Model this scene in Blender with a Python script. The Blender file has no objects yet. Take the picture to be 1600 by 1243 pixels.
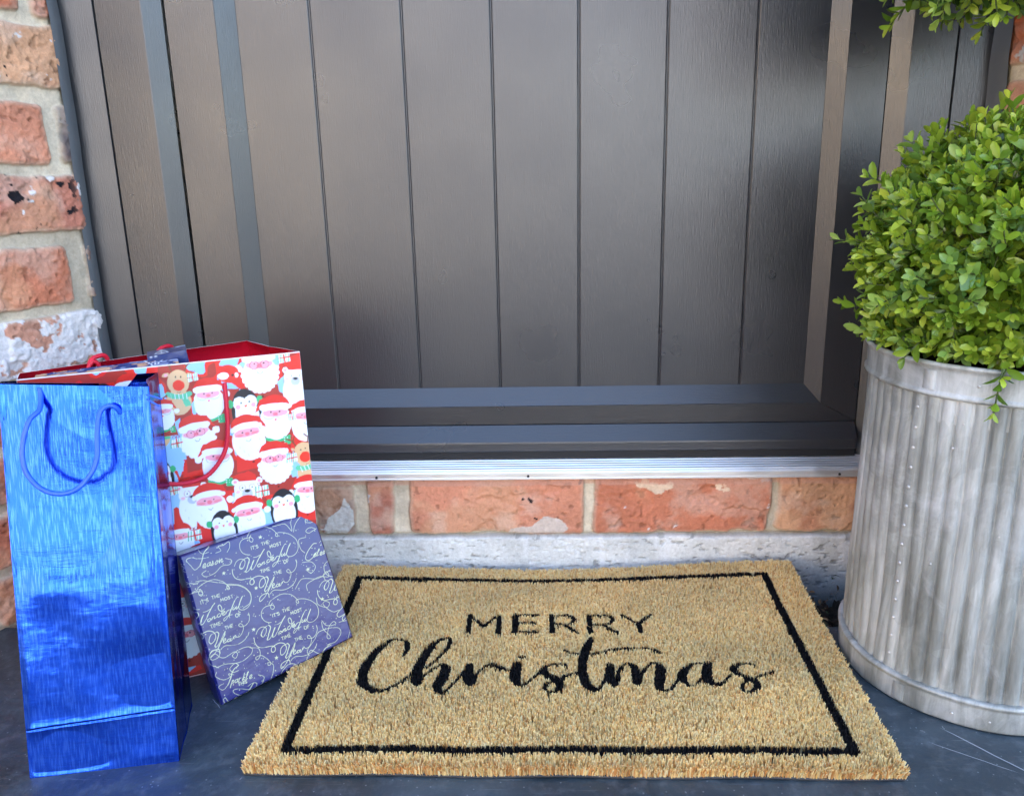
import bpy, math, random
import numpy as np
from mathutils import Matrix, Vector
R_ = math.radians
scene = bpy.context.scene
# ---------------------------------------------------------------- camera
def cam_axes(pitch, yaw, roll):
    p, y, r = R_(pitch), R_(yaw), R_(roll)
    fw = np.array([-math.sin(y)*math.cos(p), math.cos(y)*math.cos(p), -math.sin(p)])
    rt = np.array([math.cos(y), math.sin(y), 0.]); up = np.cross(rt, fw)
    return rt*math.cos(r)-up*math.sin(r), up*math.cos(r)+rt*math.sin(r), fw
rt, up, fw = cam_axes(15.3, 2.3, 1.3)
cd = bpy.data.cameras.new("camera"); cam = bpy.data.objects.new("camera", cd)
scene.collection.objects.link(cam)
cam.matrix_world = Matrix(((rt[0], up[0], -fw[0], 0), (rt[1], up[1], -fw[1], 0), (rt[2], up[2], -fw[2], .5), (0, 0, 0, 1)))
cd.sensor_fit = 'HORIZONTAL'; cd.sensor_width = 36; cd.lens = 28.8; cd.clip_start = .01; cd.clip_end = 500
scene.camera = cam
# ---------------------------------------------------------------- light
SUN_EL, SUN_AZ = 40, 30          # the sun stands behind the house, to the right
world = bpy.data.worlds.new("World"); scene.world = world; world.use_nodes = True
wn = world.node_tree.nodes; wl = world.node_tree.links
sky = wn.new('ShaderNodeTexSky'); sky.sky_type = 'NISHITA'; sky.sun_disc = False
sky.sun_elevation = R_(SUN_EL); sky.sun_rotation = R_(SUN_AZ); sky.air_density = 1.0; sky.dust_density = 2.2; sky.ozone_density = .8
wl.new(sky.outputs[0], wn['Background'].inputs[0]); wn['Background'].inputs[1].default_value = .15
sd = bpy.data.lights.new("sun", 'SUN'); sun = bpy.data.objects.new("sun", sd); scene.collection.objects.link(sun)
sd.energy = 4.5; sd.angle = R_(.5); sd.color = (1, .95, .88)
sdir = Vector((math.cos(R_(SUN_EL))*math.sin(R_(SUN_AZ)), math.cos(R_(SUN_EL))*math.cos(R_(SUN_AZ)), math.sin(R_(SUN_EL))))
sun.rotation_euler = sdir.to_track_quat('Z', 'Y').to_euler(); sun.location = (0, 0, 6)
scene.view_settings.view_transform = 'Standard'; scene.view_settings.look = 'None'; scene.view_settings.exposure = 3.1; scene.view_settings.gamma = 1
# ---------------------------------------------------------------- traced print data (metres on each surface)
CHR=[[[-0.151,0.758,0.0032],[-0.1494,0.7708,0.0059],[-0.1523,0.7841,0.0048],[-0.159,0.7889,0.003],[-0.1679,0.7881,0.0036],[-0.1763,0.7774,0.0065],[-0.1833,0.7605,0.0084],[-0.1872,0.7406,0.0094],[-0.1874,0.7214,0.0097],[-0.1846,0.7099,0.0099],[-0.1756,0.7009,0.0068],[-0.1655,0.6977,0.0051],[-0.158,0.701,0.0027],[-0.1497,0.7077,0.0025],[-0.142,0.7192,0.0025],[-0.1375,0.7262,0.0028]],[[-0.1249,0.7358,0.0025],[-0.1166,0.748,0.0028],[-0.1086,0.7656,0.0038],[-0.1045,0.7814,0.0044],[-0.1063,0.7908,0.0033],[-0.1115,0.7908,0.0036],[-0.1221,0.78,0.0074],[-0.1283,0.7605,0.009],[-0.1319,0.7406,0.0096],[-0.1323,0.7239,0.0103],[-0.1313,0.7123,0.0082],[-0.1298,0.7067,0.0041]],[[-0.1296,0.71,0.0055],[-0.1243,0.7216,0.003],[-0.1165,0.7358,0.0025],[-0.1088,0.7418,0.0034],[-0.1041,0.7382,0.0082],[-0.1042,0.7263,0.01],[-0.1069,0.7147,0.0104],[-0.1086,0.7034,0.0089],[-0.106,0.6956,0.0046],[-0.0996,0.6978,0.0024],[-0.0928,0.7101,0.0022],[-0.085,0.7287,0.0022],[-0.0815,0.737,0.0028]],[[-0.0797,0.7406,0.007],[-0.0801,0.7287,0.0092],[-0.0791,0.717,0.011],[-0.0763,0.7079,0.0068]],[[-0.0751,0.7102,0.0068],[-0.0709,0.7263,0.0025],[-0.0647,0.737,0.0028],[-0.0566,0.7426,0.0039],[-0.0493,0.7371,0.0061],[-0.0422,0.7335,0.0028],[-0.0366,0.7335,0.0022]],[[-0.0306,0.7419,0.0084],[-0.0323,0.7287,0.01],[-0.032,0.7171,0.0101],[-0.0283,0.7076,0.0057],[-0.0209,0.7103,0.0024],[-0.0116,0.7217,0.0022],[-0.0061,0.7311,0.0022]],[[-0.031,0.7542,0.0026],[-0.0267,0.755,0.0043],[-0.0234,0.756,0.0028]],[[0.0197,0.7395,0.0022],[0.0163,0.7427,0.0031],[0.0065,0.7427,0.0031],[-0.0019,0.7371,0.0056],[-0.0033,0.7288,0.0077],[0.0035,0.7218,0.0068],[0.0115,0.7138,0.0078],[0.0127,0.7048,0.0072],[0.0085,0.697,0.0032],[0.0019,0.6966,0.0021],[-0.0021,0.7014,0.0024],[-0.0007,0.7103,0.0024],[0.0061,0.7126,0.0022],[0.0143,0.716,0.0024],[0.0185,0.7206,0.0025],[0.0226,0.723,0.0025]],[[0.0162,0.7206,0.0025],[0.0245,0.7253,0.0022],[0.0329,0.7288,0.0025]],[[0.0497,0.7919,0.0044],[0.0454,0.7812,0.0073],[0.0394,0.7631,0.0094],[0.0366,0.7432,0.0084],[0.0362,0.7265,0.0085],[0.0388,0.7104,0.0089],[0.0442,0.7004,0.0072],[0.0488,0.6993,0.0045],[0.054,0.7071,0.0027],[0.0582,0.7196,0.0027]],[[0.0185,0.7682,0.002],[0.0258,0.7626,0.002],[0.0343,0.7605,0.002],[0.0457,0.7605,0.002],[0.0589,0.7656,0.0019],[0.075,0.7702,0.0019],[0.0895,0.7718,0.0019],[0.1024,0.7718,0.0019],[0.1121,0.7694,0.002],[0.12,0.7625,0.002]],[[0.0649,0.7427,0.0064],[0.0637,0.7289,0.0088],[0.0635,0.7173,0.0108],[0.0662,0.7094,0.008]],[[0.07,0.715,0.0054],[0.072,0.7289,0.0027],[0.0779,0.7408,0.0031],[0.0851,0.7432,0.0036],[0.0892,0.736,0.0074],[0.0903,0.7219,0.0098],[0.089,0.7105,0.008]],[[0.0918,0.7173,0.0067],[0.0976,0.7313,0.0027],[0.1058,0.742,0.003],[0.113,0.7444,0.0042],[0.1153,0.736,0.0083],[0.1124,0.7197,0.0092],[0.1098,0.7061,0.0082],[0.1127,0.6984,0.0042],[0.1188,0.6995,0.0024],[0.1271,0.7106,0.0024],[0.1347,0.7243,0.0027]],[[0.1574,0.7445,0.0025],[0.1503,0.7437,0.0036],[0.1403,0.7337,0.0068],[0.135,0.722,0.0089],[0.136,0.7118,0.0061],[0.1412,0.7073,0.0029],[0.1486,0.7118,0.0024],[0.1559,0.722,0.0024]],[[0.1648,0.7433,0.0077],[0.1606,0.729,0.0095],[0.16,0.7152,0.0088],[0.1653,0.7085,0.0045],[0.1739,0.7118,0.0027],[0.1833,0.7244,0.0024]],[[0.2117,0.7397,0.0025],[0.2068,0.7433,0.0028],[0.197,0.7428,0.0039],[0.1893,0.7361,0.0066],[0.1898,0.729,0.0062],[0.1973,0.721,0.0056],[0.205,0.7142,0.0064],[0.2048,0.7052,0.0058],[0.1999,0.6987,0.0031],[0.1931,0.6976,0.0023],[0.1898,0.703,0.0024],[0.1936,0.7108,0.0024],[0.2045,0.7176,0.0027],[0.214,0.7233,0.003],[0.2264,0.7296,0.0032]]]
MER=[[[-0.0866,0.804,0.0047],[-0.0875,0.8397,0.0043]],[[-0.0875,0.8397,0.0026],[-0.0788,0.8275,0.0031],[-0.0706,0.8156,0.0031]],[[-0.0706,0.8156,0.0031],[-0.0633,0.8275,0.0031],[-0.0554,0.8383,0.0028]],[[-0.0539,0.8382,0.0043],[-0.0532,0.8035,0.0047]],[[-0.0355,0.8396,0.0057],[-0.0351,0.8039,0.0055]],[[-0.0355,0.8396,0.0017],[-0.0092,0.8403,0.0017]],[[-0.035,0.8234,0.0017],[-0.012,0.8233,0.0017]],[[-0.0345,0.8049,0.0019],[-0.0095,0.8044,0.0019]],[[0.006,0.8394,0.0045],[0.0063,0.8033,0.0046]],[[0.0064,0.8391,0.0017],[0.0241,0.8396,0.0017],[0.0303,0.8352,0.0031],[0.0315,0.8304,0.0042],[0.0285,0.8232,0.0028],[0.0221,0.8203,0.0017],[0.0068,0.8198,0.0017]],[[0.0207,0.8193,0.0036],[0.0286,0.8089,0.0036],[0.0345,0.8028,0.0024]],[[0.0488,0.8384,0.0045],[0.0482,0.8038,0.0046]],[[0.0488,0.8384,0.0017],[0.0671,0.8389,0.0017],[0.0739,0.8351,0.0031],[0.0752,0.8292,0.0042],[0.0714,0.8218,0.0028],[0.065,0.8192,0.0017],[0.0497,0.8187,0.0017]],[[0.0635,0.8179,0.0036],[0.071,0.8083,0.0035],[0.0776,0.8027,0.0024]],[[0.0855,0.8394,0.002],[0.0938,0.831,0.0033],[0.1026,0.8204,0.0036]],[[0.1185,0.8393,0.0025],[0.1105,0.8309,0.0036],[0.103,0.8204,0.0036]],[[0.1032,0.8217,0.005],[0.1037,0.8032,0.0043]]]
GIFT_BL=[-0.3206,0.6885,0.0]
GIFT_AX=[[0.7669,0.6349,0.0934],[-0.254,0.1666,0.9528],[0.5894,-0.7544,0.289]]
GIFT_Q=[[0.0,-0.0],[0.1472,0.0052],[0.1453,0.1509],[0.0045,0.1553]]
BLK=[[[0.0506,0.1259,0.0006],[0.0535,0.1292,0.0006],[0.0571,0.1305,0.0006],[0.0603,0.1297,0.0006],[0.062,0.1274,0.0006],[0.0606,0.1235,0.0006],[0.0579,0.121,0.0006],[0.056,0.1207,0.0006],[0.0553,0.1229,0.0006],[0.0571,0.1261,0.0006],[0.0599,0.1283,0.0006],[0.0632,0.1294,0.0006],[0.0654,0.1296,0.0006]],[[0.0557,0.1216,0.0011],[0.0555,0.1234,0.0011],[0.0571,0.1261,0.0011]],[[0.0654,0.1296,0.0011],[0.0665,0.1267,0.0011],[0.0643,0.1232,0.0011],[0.0613,0.1188,0.0011],[0.0596,0.1167,0.0011],[0.0599,0.1158,0.0011]],[[0.0599,0.1158,0.0006],[0.0624,0.1162,0.0006],[0.066,0.1191,0.0006],[0.0689,0.123,0.0006],[0.0707,0.1245,0.0006]],[[0.0707,0.1245,0.0011],[0.0676,0.1207,0.0011],[0.0656,0.1176,0.0011],[0.0657,0.1162,0.0011]],[[0.0657,0.1162,0.0006],[0.0679,0.1164,0.0006],[0.0717,0.1196,0.0006],[0.0758,0.1241,0.0006]],[[0.0732,0.1212,0.0011],[0.0766,0.1249,0.0011],[0.0798,0.1281,0.0011],[0.0838,0.1313,0.0011]],[[0.071,0.1272,0.0006],[0.0744,0.1267,0.0006],[0.0782,0.1274,0.0006]],[[0.0747,0.119,0.0008],[0.0728,0.1181,0.0008],[0.0729,0.1166,0.0008],[0.0745,0.1165,0.0008],[0.0758,0.118,0.0008],[0.0747,0.119,0.0008],[0.0765,0.1174,0.0008]],[[0.078,0.1191,0.0008],[0.0764,0.1167,0.0008]],[[0.0765,0.1169,0.0006],[0.0785,0.1187,0.0006],[0.0801,0.1193,0.0006]],[[0.0801,0.1193,0.0008],[0.0794,0.1176,0.0008],[0.0793,0.1168,0.0008],[0.0815,0.1174,0.0008]],[[0.0855,0.1197,0.0008],[0.0835,0.1194,0.0008],[0.0824,0.1178,0.0008],[0.0832,0.1167,0.0008],[0.0853,0.1172,0.0008],[0.0874,0.1195,0.0008],[0.0885,0.123,0.0008],[0.0885,0.1258,0.0008],[0.0874,0.1277,0.0008],[0.0856,0.1264,0.0008],[0.0857,0.123,0.0008],[0.0881,0.1209,0.0008],[0.0911,0.1223,0.0008]],[[0.0878,0.1182,0.0008],[0.0902,0.1186,0.0008],[0.0904,0.12,0.0008],[0.0889,0.1197,0.0008],[0.0877,0.1177,0.0008],[0.0888,0.1167,0.0008],[0.0909,0.1172,0.0008]],[[0.091,0.1169,0.0008],[0.0933,0.1194,0.0008]],[[0.0924,0.1184,0.0006],[0.0941,0.1194,0.0006],[0.0952,0.1193,0.0006],[0.0961,0.1186,0.0006]],[[0.1069,0.1277,0.0006],[0.1057,0.1283,0.0006],[0.1027,0.1259,0.0006]],[[0.1027,0.1259,0.0011],[0.0991,0.1217,0.0011],[0.0957,0.1173,0.0011],[0.0927,0.114,0.0011]],[[0.0927,0.114,0.0006],[0.0898,0.1118,0.0006],[0.0873,0.1108,0.0006],[0.0871,0.1123,0.0006],[0.0899,0.114,0.0006],[0.0934,0.1143,0.0006],[0.0963,0.1137,0.0006]],[[0.0929,0.1145,0.0006],[0.0931,0.1115,0.0006]],[[0.0998,0.1202,0.0008],[0.0983,0.1183,0.0008],[0.0993,0.1176,0.0008],[0.1014,0.119,0.0008]],[[0.1028,0.1199,0.0008],[0.1012,0.1177,0.0008],[0.1023,0.1173,0.0008],[0.1039,0.1186,0.0008]],[[0.111,0.127,0.0011],[0.1075,0.1229,0.0011],[0.1045,0.1189,0.0011]],[[0.1045,0.1189,0.0006],[0.1041,0.1166,0.0006],[0.106,0.1144,0.0006],[0.1098,0.1137,0.0006],[0.1136,0.1148,0.0006],[0.117,0.1181,0.0006],[0.1186,0.1226,0.0006],[0.1186,0.1272,0.0006],[0.1176,0.1304,0.0006]],[[0.0752,0.1034,0.0008],[0.0721,0.1032,0.0008],[0.0693,0.1005,0.0008],[0.0681,0.0965,0.0008],[0.0696,0.095,0.0008],[0.0727,0.0962,0.0008],[0.0753,0.0991,0.0008],[0.0754,0.103,0.0008],[0.0739,0.1056,0.0008],[0.0707,0.1075,0.0008],[0.0675,0.1079,0.0008],[0.0641,0.1074,0.0008],[0.0612,0.1061,0.0008],[0.0603,0.1031,0.0008],[0.062,0.1016,0.0008],[0.0642,0.1026,0.0008],[0.0647,0.1058,0.0008],[0.0626,0.108,0.0008],[0.0577,0.1095,0.0008],[0.0522,0.1109,0.0008],[0.0484,0.1142,0.0008],[0.047,0.1192,0.0008],[0.0478,0.1238,0.0008]],[[0.0778,0.1037,0.0011],[0.0789,0.101,0.0011],[0.0767,0.0974,0.0011],[0.0742,0.0939,0.0011],[0.0721,0.0915,0.0011],[0.0724,0.0897,0.0011]],[[0.075,0.1035,0.0006],[0.0778,0.1037,0.0006]],[[0.0724,0.0897,0.0006],[0.0756,0.0911,0.0006],[0.0796,0.0951,0.0006],[0.083,0.0987,0.0006],[0.0852,0.1006,0.0006]],[[0.0852,0.1006,0.0011],[0.083,0.097,0.0011],[0.079,0.0931,0.0011],[0.0748,0.0886,0.0011]],[[0.0748,0.0886,0.0006],[0.071,0.0852,0.0006],[0.067,0.083,0.0006]],[[0.067,0.083,0.0008],[0.0644,0.0824,0.0008],[0.065,0.0855,0.0008],[0.0684,0.0874,0.0008],[0.0728,0.0875,0.0008],[0.0747,0.0864,0.0008],[0.0744,0.0826,0.0008]],[[0.076,0.0853,0.0006],[0.0794,0.0872,0.0006],[0.0827,0.087,0.0006],[0.0887,0.0844,0.0006],[0.0941,0.0836,0.0006],[0.1002,0.0847,0.0006],[0.1045,0.0875,0.0006],[0.1065,0.0901,0.0006]],[[0.0807,0.0923,0.0008],[0.0831,0.0927,0.0008],[0.0832,0.0941,0.0008],[0.0814,0.0937,0.0008],[0.0804,0.0913,0.0008],[0.0814,0.0901,0.0008],[0.0838,0.0905,0.0008]],[[0.0876,0.0917,0.0008],[0.0857,0.0922,0.0008],[0.0842,0.0909,0.0008],[0.085,0.0897,0.0008],[0.0872,0.0905,0.0008],[0.0885,0.0919,0.0008],[0.0872,0.0896,0.0008],[0.0886,0.0896,0.0008]],[[0.0889,0.0897,0.0008],[0.0914,0.0924,0.0008]],[[0.091,0.0909,0.0006],[0.0919,0.0922,0.0006],[0.0933,0.0928,0.0006],[0.0936,0.0912,0.0006],[0.0962,0.0901,0.0006],[0.0996,0.0919,0.0006],[0.1021,0.0954,0.0006],[0.1028,0.0985,0.0006],[0.1015,0.1019,0.0006],[0.0994,0.1016,0.0006],[0.0996,0.0993,0.0006],[0.1026,0.098,0.0006],[0.1062,0.0983,0.0006],[0.1096,0.1009,0.0006],[0.1116,0.1047,0.0006],[0.1117,0.1087,0.0006]],[[0.0686,0.1312,0.0006],[0.0657,0.1323,0.0006],[0.0624,0.1356,0.0006],[0.061,0.14,0.0006],[0.0619,0.1446,0.0006],[0.0644,0.1475,0.0006],[0.068,0.1486,0.0006],[0.0711,0.1482,0.0006],[0.0747,0.1474,0.0006],[0.0761,0.1449,0.0006],[0.0744,0.1428,0.0006],[0.0724,0.1444,0.0006],[0.0727,0.1471,0.0006],[0.0753,0.1494,0.0006]],[[0.0712,0.1491,0.0006],[0.0738,0.1518,0.0006],[0.08,0.1538,0.0006],[0.0885,0.1539,0.0006],[0.0965,0.149,0.0006],[0.1009,0.1415,0.0006],[0.101,0.1386,0.0006],[0.099,0.1397,0.0006],[0.1002,0.1424,0.0006],[0.1073,0.1404,0.0006],[0.1137,0.1357,0.0006],[0.1176,0.1305,0.0006]]]
BTX=[["IT'S",[0.0716,0.1354],[0.079,0.135],0.0031],["THE",[0.0824,0.1356],[0.0908,0.1352],0.0031],["MOST",[0.0899,0.1299],[0.102,0.1292],0.0031],["OF",[0.0987,0.1094],[0.1046,0.1091],0.0034],["TIME",[0.0733,0.1093],[0.0835,0.1088],0.0031],["THE",[0.0857,0.1022],[0.094,0.1016],0.0031]]
BOFF=[[0.0,0.0],[-0.0614,-0.0325],[0.0003,-0.0735],[0.0764,-0.0548]]
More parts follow.
